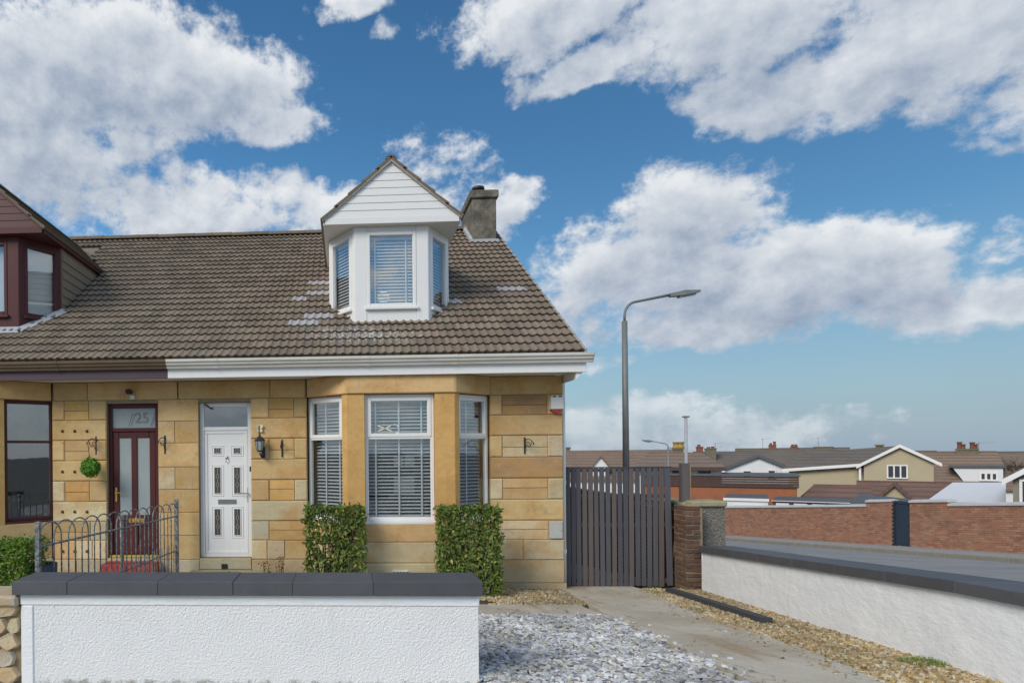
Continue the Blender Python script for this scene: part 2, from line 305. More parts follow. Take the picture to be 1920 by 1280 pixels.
mat('yellow_paint',color=(.55,.38,.06),rough=.5,noise_amt=.15)
mat('pot_blue',color=(.045,.055,.075),rough=.5,noise_amt=.2)
mat('alarm_white',color=(.72,.70,.64),rough=.45); mat('alarm_red',color=(.42,.035,.025),rough=.4); mat('dark_plastic',color=(.03,.03,.032),rough=.45)
mat('butterfly',color=(.74,.62,.38),rough=.5,noise_amt=.25,noise_scale=20)
mat('meter_grey',color=(.46,.455,.42),rough=.7,noise_amt=.12,noise_scale=6)
mat('grey_text',color=(.20,.22,.22),rough=.6)
mat('blue_door',color=(.022,.036,.058),rough=.6,noise_amt=.25,noise_scale=5)
def m_farroof(col):  # rows of tiles
    def f(t,b,geo,pos):
        sp=t.new('ShaderNodeSeparateXYZ'); t.link(pos,sp.inputs[0]); h=t.math('FRACT',t.math('MULTIPLY',sp.outputs[2],3.4)); c=t.mix(t.ramp(h,.0,.4,.85,0),col,tuple(x*.42 for x in col)); c=t.mix(t.ramp(t.noise(pos,.5,6,.7),.4,.7,0,.55),c,tuple(x*.62 for x in col)); c=t.mix(t.ramp(t.noise(pos,5,4,.7),.5,.75,0,.4),c,tuple(min(1,x*1.6) for x in col)); t.link(c,b.inputs['Base Color']); b.inputs['Roughness'].default_value=.9; bumpn(t,b,h,.4,.05)
    return f
mat('far_roof_brown',m_farroof((.235,.165,.12))); mat('far_roof_grey',m_farroof((.165,.14,.115))); mat('far_roof_red',m_farroof((.20,.115,.085))); mat('far_roof_dark',m_farroof((.13,.115,.10)))
mat('beige_render',color=(.47,.40,.265),rough=.9,noise_amt=.10,noise_scale=1.2); mat('white_render',color=(.74,.74,.74),rough=.85,noise_amt=.06,noise_scale=1.2)
mat('brown_board',color=(.085,.050,.040),rough=.8,noise_amt=.3,noise_scale=2); mat('white_sheet',color=(.68,.68,.69),rough=.6,noise_amt=.06,noise_scale=1)
mat('felt_grey',color=(.105,.11,.115),rough=.8,noise_amt=.2,noise_scale=1); mat('dark_glass',color=(.06,.07,.08),rough=.1,noise_amt=.2)
mat('far_stone',color=(.17,.145,.10),rough=.95,noise_amt=.35,noise_scale=3); mat('yellow_clay',color=(.45,.30,.09),rough=.85,noise_amt=.2)
mat('grey_pebble',color=(.26,.235,.195),rough=.95,noise_amt=.3,noise_scale=12)
# ---------------------------------------------------------------- mesh helpers
class MB:
    def __init__(s): s.v=[]; s.f=[]
    def add(s,v,f):
        n=len(s.v); s.v+= [tuple(p) for p in v]; s.f+=[tuple(i+n for i in q) for q in f]; return s
    def box(s,x0,x1,y0,y1,z0,z1,c=0,T=None):
        if x1<x0: x0,x1=x1,x0
        if y1<y0: y0,y1=y1,y0
        if z1<z0: z0,z1=z1,z0
        if c<=0:
            v=[(x,y,z) for z in (z0,z1) for x,y in ((x0,y0),(x1,y0),(x1,y1),(x0,y1))]
            f=[(3,2,1,0),(4,5,6,7),(0,1,5,4),(1,2,6,5),(2,3,7,6),(3,0,4,7)]
        else:
            c=min(c,(x1-x0)*.45,(y1-y0)*.45,(z1-z0)*.45)
            v=[];f=[]
            X=(x0,x1);Y=(y0,y1);Z=(z0,z1); sg=(1,-1)
            idx={}
            for i in (0,1):
                for j in (0,1):
                    for k in (0,1):
                        for a in range(3):
                            p=[X[i]+sg[i]*c,Y[j]+sg[j]*c,Z[k]+sg[k]*c]; p[a]=(X[i],Y[j],Z[k])[a]
                            idx[i,j,k,a]=len(v); v.append(tuple(p))
            def q(l): f.append(tuple(l))
            for i in (0,1):
                l=[idx[i,0,0,0],idx[i,1,0,0],idx[i,1,1,0],idx[i,0,1,0]]; q(l if i else l[::-1])
                l=[idx[0,i,0,1],idx[1,i,0,1],idx[1,i,1,1],idx[0,i,1,1]]; q(l[::-1] if i else l)
                l=[idx[0,0,i,2],idx[1,0,i,2],idx[1,1,i,2],idx[0,1,i,2]]; q(l if i else l[::-1])
            for i in (0,1):
                for j in (0,1):
                    l=[idx[i,j,0,0],idx[i,j,1,0],idx[i,j,1,1],idx[i,j,0,1]]; q(l if (i!=j) else l[::-1])
                    l=[idx[i,0,j,0],idx[i,1,j,0],idx[i,1,j,2],idx[i,0,j,2]]; q(l if (i==0)!=(j==0)  else l[::-1])
                    l=[idx[0,i,j,1],idx[1,i,j,1],idx[1,i,j,2],idx[0,i,j,2]]; q(l if (i!=j) else l[::-1])
            for i in (0,1):
                for j in (0,1):
                    for k in (0,1):
                        l=[idx[i,j,k,0],idx[i,j,k,1],idx[i,j,k,2]]; q(l if (i+j+k)%2==1 else l[::-1])
        if T: v=[T(*p) for p in v]
        return s.add(v,f)
    def prism(s,pts,z0,z1,T=None):
        n=len(pts); v=[(x,y,z0) for x,y in pts]+[(x,y,z1) for x,y in pts]
        f=[tuple(range(n))[::-1],tuple(range(n,2*n))]+[(i,(i+1)%n,(i+1)%n+n,i+n) for i in range(n)]
        if T: v=[T(*p) for p in v]
        return s.add(v,f)
    def extr(s,a,b):      # two matching 3D loops
        n=len(a); return s.add(list(a)+list(b),[tuple(range(n))[::-1],tuple(range(n,2*n))]+[(i,(i+1)%n,(i+1)%n+n,i+n) for i in range(n)])
    def tube(s,path,r,n=8,cap=True):
        path=[Vector(p) for p in path]; m=len(path); rs=r if isinstance(r,(list,tuple)) else [r]*m
        v=[]; prev=None
        for i,p in enumerate(path):
            t=(path[min(i+1,m-1)]-path[max(i-1,0)]).normalized()
            if prev is None: a=t.orthogonal().normalized()
            else:
                a=prev-t*prev.dot(t); a=a.normalized() if a.length>1e-6 else t.orthogonal().normalized()
            prev=a; b=t.cross(a)
            for k in range(n):
                th=2*math.pi*k/n; v.append(tuple(p+(a*math.cos(th)+b*math.sin(th))*rs[i]))
        f=[(i*n+k,i*n+(k+1)%n,(i+1)*n+(k+1)%n,(i+1)*n+k) for i in range(m-1) for k in range(n)]
        if cap: f+=[tuple(range(n))[::-1],tuple(range((m-1)*n,m*n))]
        return s.add(v,f)
    def lathe(s,prof,c,n=16):
        v=[(c[0]+r*math.cos(2*math.pi*k/n),c[1]+r*math.sin(2*math.pi*k/n),c[2]+z) for r,z in prof for k in range(n)]
        m=len(prof); f=[(i*n+k,i*n+(k+1)%n,(i+1)*n+(k+1)%n,(i+1)*n+k) for i in range(m-1) for k in range(n)]
        f+=[tuple(range(n))[::-1],tuple(range((m-1)*n,m*n))]
        return s.add(v,f)
WORIG={}
XP=-2.715
def wor(o): return WORIG.get(o.name,Vector((0,0,0))) if o else Vector((0,0,0))
def tag(o,label=None,cat=None,group=None,kind=None):
    if label: o['label']=label
    if cat: o['category']=cat
    if group: o['group']=group
    if kind: o['kind']=kind
    return o
def link(o,parent,world):
    COL.objects.link(o)
    if parent: o.parent=parent
    o.location=Vector(world)-wor(parent); WORIG[o.name]=Vector(world); return o
def build(mb,name,material,parent=None,mir=False,smooth=False,color=None,origin=None,**tags):
    v=np.array(mb.v,dtype=float); f=mb.f
    if mir:
        v[:,0]=2*XP-v[:,0]; f=[q[::-1] for q in f]
    if origin is None: origin=((v[:,0].min()+v[:,0].max())/2,(v[:,1].min()+v[:,1].max())/2,v[:,2].min())
    v=v-np.array(origin)
    me=bpy.data.meshes.new(name); me.from_pydata(v.tolist(),[],f); 
    mats=material if isinstance(material,(list,tuple)) else [material]
    for m in mats: me.materials.append(MAT[m])
    if smooth: me.polygons.foreach_set('use_smooth',[True]*len(me.polygons))
    o=bpy.data.objects.new(name,me); link(o,parent,origin)
    if color: o.color=(*color,1)
    if tags: tag(o,**tags)
    return o
def np_mesh(name,V,Fc,material,parent=None,origin=(0,0,0),smooth=False,**tags):
    me=bpy.data.meshes.new(name); V=np.asarray(V,dtype=np.float32)-np.array(origin,dtype=np.float32); k=Fc.shape[1]
    me.vertices.add(len(V)); me.vertices.foreach_set('co',V.ravel()); me.loops.add(Fc.size); me.loops.foreach_set('vertex_index',Fc.ravel().astype(np.int32))
    me.polygons.add(len(Fc)); me.polygons.foreach_set('loop_start',np.arange(0,Fc.size,k,dtype=np.int32)); me.polygons.foreach_set('loop_total',np.full(len(Fc),k,dtype=np.int32))
    me.update(calc_edges=True); me.validate(); me.materials.append(MAT[material])
    me.polygons.foreach_set('use_smooth',[bool(smooth)]*len(me.polygons))
    o=bpy.data.objects.new(name,me); link(o,parent,origin); tag(o,**tags); return o
def inst(src,name,parent,world,rotz=0,color=None,rot=None):
    o=bpy.data.objects.new(name,src); link(o,parent,world)
    if rot: o.rotation_euler=rot
    elif rotz: o.rotation_euler=(0,0,rotz)
    if color: o.color=(*color,1)
    return o
def mesh_of(mb,name,material):
    me=bpy.data.meshes.new(name); me.from_pydata(mb.v,[],mb.f); me.materials.append(MAT[material]); return me
def empty(name,loc,label,cat,group=None):
    o=bpy.data.objects.new(name,None); o.empty_display_size=.1; link(o,None,loc); tag(o,label,cat,group); return o
def Fr(o,ux,un):
    """local frame: a along the face, d into the building, z up"""
    o=Vector(o); ux=Vector(ux).normalized(); un=Vector(un).normalized()
    return lambda a,d,z: tuple(o+ux*a+un*d+Vector((0,0,z)))
# ================================================================= SETTING
def sheet(name,pts,material,lift,cells=None,**tags):
    """ground-following polygon given as plan points"""
    mb=MB(); v=[(x,y,gz(x,y)+lift) for x,y in pts]; n=len(pts); lo=[(x,y,z-.12) for x,y,z in v]
    mb.add(lo+v,[tuple(range(n,2*n))]+[(i,(i+1)%n,(i+1)%n+n,i+n) for i in range(n)])
    return build(mb,name,material,**tags)
xs=[-1500,-400,-150,-60,-20,-8,-3,0,3,5.5,12,20,30,45,60,150,400,1500]; ys=[-1500,-300,-60,-15,0,4.8,8,11,16,24,36,50,75,120,300,800,1800]
mb=MB(); mb.add([(x,y,gz(x,y)-.05) for y in ys for x in xs],[(j*len(xs)+i,j*len(xs)+i+1,(j+1)*len(xs)+i+1,(j+1)*len(xs)+i) for j in range(len(ys)-1) for i in range(len(xs)-1)])
build(mb,'ground','ground',kind='structure')
sheet('front_pavement',[(-30,2.2),(8.2,2.2),(8.2,4.74),(-30,4.74)],'pavement',0.0,kind='structure')
sheet('front_road',[(-60,-6),(40,-6),(40,2.1),(-60,2.1)],'asphalt',-.03,kind='structure')
# side street to the right
WX,KX=21.0,17.9
def strip(name,x0,x1,ya,yb,material,lift,n=14):
    mb=MB(); Y=[ya+(yb-ya)*i/n for i in range(n+1)]
    v=[]
    for y in Y: v+=[(x0,y,gz(x0,y)+lift),(x1,y,gz(x1,y)+lift),(x0,y,gz(x0,y)+lift-.2),(x1,y,gz(x1,y)+lift-.2)]
    f=[]
    for i in range(n):
        a=4*i; b=a+4; f+=[(a,a+1,b+1,b),(a+2,a,b,b+2),(a+1,a+3,b+3,b+1)]
    mb.add(v,f); return build(mb,name,material,kind='structure')
strip('side_road',7.3,KX,4.9,62,'asphalt',.0)
strip('side_pavement',KX+.16,WX,4.9,62,'pavement',.10)
strip('near_pavement',5.9,7.1,4.9,62,'pavement',.08)
kp=bpy.data.objects.new('kerb',None); link(kp,None,(KX,20,gz(KX,20))); kp['kind']='structure'
kmb=MB().box(0,.15,-.45,.45,-.12,.13,.015); kme=mesh_of(kmb,'kerb_stone','kerb')
for i in range(44):
    y=9.5+i*.92; inst(kme,'kerb_stone',kp,(KX,y,gz(KX,y)-.005),rot=(-math.atan(SL),0,0))
# driveway slabs, path
dv=bpy.data.objects.new('driveway',None); link(dv,None,(3.9,7.6,gz(4,7.6))); dv['kind']='structure'
def slab(pts,parent,name='concrete_slab',lift=.03):
    mb=MB(); v=[(x,y,gz(x,y)+lift) for x,y in pts]; n=len(pts); mb.add([(x,y,z-.1) for x,y,z in v]+v,[tuple(range(n,2*n))]+[(i,(i+1)%n,(i+1)%n+n,i+n) for i in range(n)])
    return build(mb,name,'concrete',parent)
def LX(y): return 3.36-.30*max(0,min(1,(10.2-y)/2.7))-.14*max(0,min(1,(7.5-y)/2.7))
def RX(y): return float(np.interp(y,[4.7,6.1,7.5,8.6,10.2],[3.86,4.08,4.12,4.32,4.62]))
for ya,yb in ((4.76,6.02),(6.035,8.75),(8.765,10.95)):
    yy=np.linspace(ya,yb,7); slab([(LX(y),y) for y in yy][::-1]+[(RX(y),y) for y in yy],dv)
slab([(3.5,11.0),(5.3,11.0),(5.3,18),(3.5,18)],dv)
pt=bpy.data.objects.new('garden_path',None); link(pt,None,(0,8.2,gz(0,8.2))); pt['kind']='structure'
for x0,x1 in ((-2.55,-.9),(-.88,.75),(.77,2.42),(2.44,3.05)): slab([(x0,7.68),(x1,7.68),(min(x1,LX(7.9)-.02) if x1>3 else x1,8.62),(x0,8.62)],pt,lift=.022)
sheet('garden_soil',[(-2.6,8.6),(3.3,8.6),(3.36,10.35),(-2.6,10.35)],'soil',0.0,kind='structure')
sheet('slate_bed',[(-2.6,4.9),(LX(4.9)-.02,4.9),(LX(6.2)-.02,6.2),(LX(7.6)-.02,7.7),(-2.6,7.7)],'soil',-.01,kind='structure')
def WLX(y): return 4.70+(y-4.9)*(5.46-4.70)/(10.09-4.9)     # garden side of the white boundary wall
sheet('gravel_bed',[(3.8,4.76),(WLX(4.76)+.05,4.76),(WLX(10.4)+.05,10.4),(4.4,10.4),(4.0,7.5)],'soil',-.005,kind='structure')
sheet('neighbour_garden',[(-9,4.9),(-2.75,4.9),(-2.7,10.3),(-9,10.3)],'pavement',-.01,kind='structure')
def scatter_inside(n,fn,bbox):
    out=[]
    while len(out)<n:
        x=RNG.uniform(bbox[0],bbox[1],4000); y=RNG.uniform(bbox[2],bbox[3],4000)
        for a,b in zip(x,y):
            if fn(a,b):
                out.append((a,b))
                if len(out)>=n: break
    return np.array(out)
def chips(name,pts,material,smin,smax,flat,label,cat,lift=.0,tiltmax=.35,pile=.02):
    n=len(pts); th=RNG.uniform(0,2*np.pi,n); L=RNG.uniform(smin,smax,n); Wd=L*RNG.uniform(.4,.8,n); Hh=L*flat*RNG.uniform(.7,1.3,n)
    base=np.array([(-1,-.6,0),(-.2,-1,0),(.9,-.7,0),(1,.5,0),(.1,1,0),(-.9,.6,0),(-.8,-.5,1),(-.15,-.85,1),(.75,-.55,1),(.85,.4,1),(.1,.85,1),(-.75,.5,1)],float)
    V=np.repeat(base[None],n,0)+RNG.normal(0,.14,(n,12,3))*np.array([1,1,.12])
    V[:,:,0]*=L[:,None]/2; V[:,:,1]*=Wd[:,None]/2; V[:,:,2]*=Hh[:,None]
    tx=RNG.normal(0,tiltmax*.5,n); ty=RNG.normal(0,tiltmax*.5,n)
    V[:,:,2]+=V[:,:,0]*np.sin(tx)[:,None]+V[:,:,1]*np.sin(ty)[:,None]
    c,s=np.cos(th)[:,None],np.sin(th)[:,None]; x=V[:,:,0]*c-V[:,:,1]*s; y=V[:,:,0]*s+V[:,:,1]*c
    zz=np.array([gz(a,b) for a,b in pts])+lift+RNG.uniform(0,pile,n)
    V[:,:,0]=x+pts[:,0][:,None]; V[:,:,1]=y+pts[:,1][:,None]; V[:,:,2]+=zz[:,None]
    tri=[(6,7,8),(6,8,9),(6,9,10),(6,10,11)]
    for i in range(6): j=(i+1)%6; tri+=[(i,j,j+6),(i,j+6,i+6)]
    tri=np.array(tri); Fc=(tri[None]+(np.arange(n)*12)[:,None,None]).reshape(-1,3)
    o=np_mesh(name,V.reshape(-1,3),Fc,material,None,(float(pts[:,0].mean()),float(pts[:,1].mean()),gz(*pts.mean(0))),label=label,cat=cat,kind='stuff'); return o
def in_slate(x,y): return 4.52<y<7.70+.05*math.sin(x*9) and -2.5<x<LX(y)-.03+.05*math.sin(y*7+1)
ph=scatter_inside(3500,lambda x,y: in_slate(x,y) and x<=.75,(-2.6,.75,4.8,7.75))
pv=scatter_inside(19000,lambda x,y: in_slate(x,y) and x>.75 and (y>4.76 or x>1.02),(.7,3.3,4.5,7.75))
st_=scatter_inside(55,lambda x,y: 4.9<y<7.7 and LX(y)-.03<x<LX(y)+.02+.25*RNG.random()**3,(2.9,3.7,4.8,7.75)); st2=scatter_inside(25,lambda x,y: 7.68<y<7.72+.4*RNG.random()**3,(.8,3.0,7.6,8.2))
chips('slate_chippings',np.vstack([pv,ph]),'slate_chip',.026,.068,.16,'loose grey slate chippings spread beside the concrete drive','slate',pile=.035)
def in_gr(x,y): return 4.8<y<10.38 and RX(y)-.02+.05*math.sin(y*5)<x<WLX(y)+.0
chips('gravel',scatter_inside(15000,in_gr,(3.75,5.6,4.8,10.4)),'pebble',.016,.038,.55,'golden gravel strip between concrete drive and white wall','gravel',pile=.02)
for (nm_,pts_,mt_,sz_,lb_) in (('slate_chippings',np.vstack([st_,st2]),'slate_chip',(.02,.05),'few stray slate chips lying on the concrete'),('gravel',scatter_inside(170,lambda x,y: 4.9<y<10.2 and RX(y)-.45*RNG.random()**3<x<RX(y),(3.3,4.7,4.8,10.3)),'pebble',(.014,.032),'few stray golden pebbles lying on the concrete drive')): chips(nm_,pts_,mt_,*sz_,.3,lb_,'stones',lift=.032,tiltmax=.1,pile=.001)
def in_g2(x,y):
    if not(8.58<y<10.28): return False
    return (1.9+.15*math.sin(y*8) <x<LX(y)+.02) and y>8.62+.08*math.sin(x*6) or (1.3<x<=2.0 and y>9.2 and RNG.random()<.35)
chips('gravel',scatter_inside(4200,in_g2,(1.3,3.45,8.5,10.3)),'pebble',.018,.042,.55,'golden gravel and dry bits at the foot of the house corner','gravel',pile=.02)
# ================================================================= HOUSES (right one, and its mirrored neighbour)
YW=10.3
def fx(px,py=880): return P(px,py,YW).x
def fz(px,py): return P(px,py,YW).z
ZT=2.90                                    # underside of the soffit
ZC=[ZT]+[fz(1000,y) for y in (739.4,777,816,856,896,935.5,975,1011,1049,1092)]+[-.62]
CORN=ZC[1]
HONEY=(.66,.46,.225); PALE=(.66,.55,.345); BROWN=(.45,.285,.15); GREY=(.53,.485,.345); DEEP=(.68,.425,.16)
def jit(c,a=.15):
    k=1+random.uniform(-a,a); return tuple(max(.02,x*k*(1+random.uniform(-.03,.03))) for x in c)
def pick(): return jit(random.choice([HONEY,HONEY,HONEY,DEEP,PALE,HONEY]))
def stone(p0,p1,q0,q1,z0,z1,c=.010,j=.004,proud=0.0):
    """dressed block: outer edge p0-p1, inner edge q0-q1 (plan), chamfered face, j = half joint"""
    p0,p1,q0,q1=[Vector((*p,0)) for p in (p0,p1,q0,q1)]; u=(p1-p0).normalized(); nrm=Vector((-u.y,u.x,0)) # into wall
    p0=p0+u*j-nrm*proud; p1=p1-u*j-nrm*proud; q0=q0+u*j; q1=q1-u*j; z0+=j; z1-=j
    def ring(a,b,za,zb): return [(a.x,a.y,za),(b.x,b.y,za),(b.x,b.y,zb),(a.x,a.y,zb)]
    cc=c; dep=nrm*(c*.9)
    r0_=ring(p0+u*cc,p1-u*cc,z0+cc,z1-cc); r1=ring(p0+dep,p1+dep,z0,z1); r2=ring(q0,q1,z0,z1)
    mb=MB(); mb.add(r0_+r1+r2,[(0,1,2,3),(11,10,9,8)]+[(i+4,(i+1)%4+4,(i+1)%4,i) for i in range(4)]+[(i+8,(i+1)%4+8,(i+1)%4+4,i+4) for i in range(4)])
    return mb
EY,EZ=9.75,P(1097,660,9.75).z; RY=15.5; RZ=P(610,440,RY).z; RK=(RZ-EZ)/(RY-EY); VX=3.605; CXR=3.44
def roofz(y): return EZ+(y-EY)*RK
slope_len=math.hypot(RY-EY,RZ-EZ); ROWS=24; GA=slope_len/ROWS; NCOL=25; TW=(VX-XP)/NCOL; RA=math.atan(RK)
def tile_mb():
    mb=MB(); n=14; L=GA+.07; v=[]
    for i in range(n+1):
        u=-TW/2+TW*i/n*1.03; ph=(i/n*2)%1.0; h=.024*(math.sin(math.pi*min(1,ph/.62))**1.2 if ph<.62 else 0)
        for (yy,zz) in ((.030,-.012),(0,.044),(L,.002)): v.append((u,yy,h+zz))
    f=[]
    for i in range(n):
        a=3*i; b=a+3; f+=[(a,b,b+1,a+1),(a+1,b+1,b+2,a+2)]
    mb.add(v,f); return mb
TILE=mesh_of(tile_mb(),'roof_tile','tile'); TV=np.array(TILE.vertices.__len__())
TVn=np.array([v.co[:] for v in TILE.vertices]); TFn=np.array([p.vertices[:] for p in TILE.polygons])
RIDGE=MB()
for_r=[]
for k in range(9):
    th=math.pi*k/8; for_r.append((math.cos(th)*.13,math.sin(th)*.10))
RIDGE.extr([(-.225,y,z-.02) for y,z in for_r],[(.222,y*1.05,z*1.05-.02) for y,z in for_r]); RIDGE_ME=mesh_of(RIDGE,'ridge_tile','tile')

def window(parent,T,a0,a1,z0,z1,matn,mir,trans=None,fr=.055,sash=(),d0=0.0,sill=None,glassd=.045,name='window'):
    """frame with optional transom bar at z=trans; sash: which lights ('t','b') have an opening sash"""
    mb=MB(); dep=.07
    B=lambda a,b,c,d,dd0=0.0,dd1=dep,ch=.006: mb.box(a,b,d0+dd0,d0+dd1,c,d,ch,T)
    B(a0,a0+fr,z0,z1); B(a1-fr,a1,z0,z1); B(a0+fr+.001,a1-fr-.001,z0,z0+fr); B(a0+fr+.001,a1-fr-.001,z1-fr,z1)
    lights=[('b',z0+fr,z1-fr)]
    if trans:
        B(a0+fr+.001,a1-fr-.001,trans-fr*.42,trans+fr*.42); lights=[('b',z0+fr,trans-fr*.42),('t',trans+fr*.42,z1-fr)]
    wob=build(mb,name,matn,parent,mir)
    for nm,za,zb in lights:
        ga0,ga1,gza,gzb=a0+fr,a1-fr,za,zb
        if nm in sash:
            s=MB(); sw=.045; bx=lambda a,b,c,d: s.box(a,b,d0-.012,d0+.05,c,d,.006,T)
            bx(ga0-.012,ga0+sw,gza-.012,gzb+.012); bx(ga1-sw,ga1+.012,gza-.012,gzb+.012); bx(ga0+sw+.001,ga1-sw-.001,gza-.012,gza+sw); bx(ga0+sw+.001,ga1-sw-.001,gzb-sw,gzb+.012)
            build(s,'sash',matn,wob,mir); ga0+=sw; ga1-=sw; gza+=sw; gzb-=sw
        p=MB().box(ga0-.004,ga1+.004,d0+glassd-.014,d0+glassd-.008,gza-.004,gzb+.004,0,T); build(p,'pane','glass',wob,mir)
    if sill:
        s=MB().box(a0-.02,a1+.02,d0-.07,d0+.05,z0-sill,z0-.001,.008,T); build(s,'sill',matn,wob,mir)
    return wob
def blind(T,a0,a1,z0,z1,tapes,mir,label,matn='blind',pitch=.054,tilt=.45,group=None):
    c=Vector(T((a0+a1)/2,0,z0)); 
    if mir: c.x=2*XP-c.x
    o=empty('venetian_blind',c,label,'blind',group)
    h=MB().box(a0,a1,-.03,.03,z1-.05,z1,.004,T); build(h,'headrail','blind',o,mir)
    n=int((z1-.06-z0)/pitch); sl=MB(); w=.024
    p=[(a0,-w,-w*tilt),(a1,-w,-w*tilt),(a1,0,.003),(a0,0,.003),(a1,w,w*tilt),(a0,w,w*tilt)]
    mz=(a0+a1)/2; o3=Vector(T(mz,0,0))
    pv=[Vector(T(*q))-o3 for q in p]
    if mir: pv=[Vector((-q.x,q.y,q.z)) for q in pv]; o3.x=2*XP-o3.x
    sl.add(pv,[(0,1,2,3),(3,2,4,5)]); me=mesh_of(sl,'slat','blind')
    for i in range(n): inst(me,'slat',o,(o3.x,o3.y,z0+.03+i*pitch))
    for t in tapes:
        tp=MB().box(a0+(a1-a0)*t-.012,a0+(a1-a0)*t+.012,-.034,-.031,z0,z1-.05,0,T); build(tp,'tape','blind',o,mir)
    bt=MB().box(a0,a1,-.026,.026,z0-.005,z0+.015,.003,T); build(bt,'bottom_rail','blind',o,mir)
    return o

def house(mir):
    if not mir:
        H=empty('sandstone_house',(0.4,12.5,-.6),'honey sandstone semi with white door, white bay windows and white dormer','house')
        trim,gut,fas='white_pvc','gutter_white','white_pvc'
    else:
        H=empty('sandstone_house',(2*XP-.4,12.5,-.6),'honey sandstone semi with maroon door, maroon windows and maroon dormer','house')
        trim,gut,fas='maroon_pvc','gutter_brown','maroon_fascia'
    def MX(x): return 2*XP-x if mir else x
    # ---- openings
    DX0,DX1,DZ0,DZ1=-2.379,-1.529,.024,2.545
    A,Bp,Cp,D=(-.60,YW),(.03,9.79),(1.66,9.79),(2.29,YW)
    # ---- backing wall (mortar), as pieces round the openings
    wall=MB(); b0,b1=YW+.014,YW+.30
    wall.box(XP+.002,DX0-.002,b0,b1,-.7,ZT); wall.box(DX0,DX1,b0,b1,-.7,DZ0-.002); wall.box(DX0,DX1,b0,b1,DZ1+.002,ZT); wall.box(DX1+.002,A[0]-.02,b0,b1,-.7,ZT)
    wall.box(D[0]+.02,CXR-.012,b0,b1,-.7,ZT)
    # bay core behind blocks (below sill and above the lintel)
    def off(pts,t):   # inward offset of bay polyline with mitres
        P_=[Vector((*p,0)) for p in pts]; out=[]
        ns=[]
        for i in range(3):
            u=(P_[i+1]-P_[i]).normalized(); ns.append(Vector((-u.y,u.x,0)))
        out.append(P_[0]+ns[0]*t); 
        for i in (1,2):
            bs=(ns[i-1]+ns[i]).normalized(); out.append(P_[i]+bs*(t/bs.dot(ns[i])))
        out.append(P_[3]+ns[2]*t); return [(p.x,p.y) for p in out]
    bay=[A,Bp,Cp,D]; ZS=fz(640,975)  # sill level
    c1=off(bay,.014); c2=off(bay,.26)
    for za,zb in ((-.7,ZS),(CORN+.004,ZT)):
        for i in range(3): wall.prism([c1[i],c1[i+1],c2[i+1],c2[i]],za,zb)
    # side, rear and inner walls
    wall.box(CXR-.30,CXR-.012,b1+.001,20.9,-.9,EZ-.02)
    wall.add([(CXR-.30,9.9,EZ-.03),(CXR-.012,9.9,EZ-.03),(CXR-.012,21.0,EZ-.03),(CXR-.30,21.0,EZ-.03),(CXR-.012,RY,RZ-.10),(CXR-.30,RY,RZ-.10)],[(0,1,2,3),(1,0,5,4),(2,1,4),(3,2,4,5),(0,3,5)])
    for x0,x1,z0,z1 in ((XP+.01,1.55,-1.3,2.9),(2.22,CXR-.31,-1.3,2.9),(1.55,2.22,-1.3,.4),(1.55,2.22,1.57,2.9),(1.55,2.22,.96,1.24),(1.86,1.90,1.24,1.57)): wall.box(x0+.001,x1-.001,20.6,20.9,z0,z1)
    WO=build(wall,'wall','mortar',H,mir)
    rm=MB(); rm.box(XP+.003,XP+.012,YW+.31,20.58,0.0,2.72); rm.box(-1.35,-1.25,YW+.31,15,0,2.72); rm.box(XP+.02,CXR-.31,YW+.31,20.58,2.72,2.76); build(rm,'room_lining','interior',H,mir)
    fl=MB(); fl.box(XP+.02,CXR-.31,YW+.31,20.58,-.06,-.01); fl.prism([(c2[0][0]+.02,YW+.30),c2[1],c2[2],(c2[3][0]-.02,YW+.30)],-.06,-.01); build(fl,'floor_boards','carpet',H,mir)
    bc=MB(); bc.prism([(c2[0][0]+.02,YW+.30),c2[1],c2[2],(c2[3][0]-.02,YW+.30)],2.70,2.74); build(bc,'bay_ceiling','interior',H,mir)
    # ---- stone blocks
    def blk(x0,x1,z0,z1,col=None,c=.012,y=YW,dp=.26,proud=None):
        pr=random.uniform(-.003,.004) if proud is None else proud
        build(stone((x0,y),(x1,y),(x0,y+dp),(x1,y+dp),z0,z1,c,.004,pr),'stone_block','stone',WO,mir,color=col or pick())
    def split(x0,x1,z0,z1,col=None):
        zm=z0+(z1-z0)*random.uniform(.42,.58); blk(x0,x1,z0,zm,col,c=.004); blk(x0,x1,zm,z1,col and jit(col),c=.004)
    # right-hand block
    x0,x1=D[0]+.012,CXR; q1,q2=fx(942.5),fx(1027)
    blk(fx(919),CXR,ZC[1],ZC[0],jit(HONEY),proud=.006)
    q=[(PALE if i%3==2 else HONEY) for i in range(12)]
    mids={1:BROWN,3:PALE,5:HONEY}
    for i in range(1,11):
        z1,z0=ZC[i],ZC[i+1] if i<11 else -.62
        if i in (1,3,5):
            blk(x0,q1,z0,z1,jit(HONEY if i<5 else PALE),c=.016,proud=.010); split(q1,q2,z0,z1,jit(mids[i])); blk(q2,x1,z0,z1,jit(HONEY if i==1 else GREY),c=.016,proud=.010)
        elif i in (2,6): blk(x0,x1,z0,z1,jit(HONEY),c=.016,proud=.008)
        elif i==4: blk(x0,x1,z0,z1,jit(BROWN),c=.016,proud=.008)
        elif i==7: split(x0,q2,z0,z1,jit(PALE)); blk(q2,x1,z0,z1,jit(GREY))
        elif i==8: blk(x0,fx(980),z0,z1,jit(PALE)); blk(fx(980),x1,z0,z1,jit(PALE))
        elif i==9: blk(x0,x1,z0,z1,jit(PALE),c=.006)
        else: blk(x0,x1+.03,z0,z1,jit(GREY),c=.006,proud=.03)
    # between door and bay
    x0,x1=DX1,A[0]-.012; a1,a2=fx(505),fx(552)
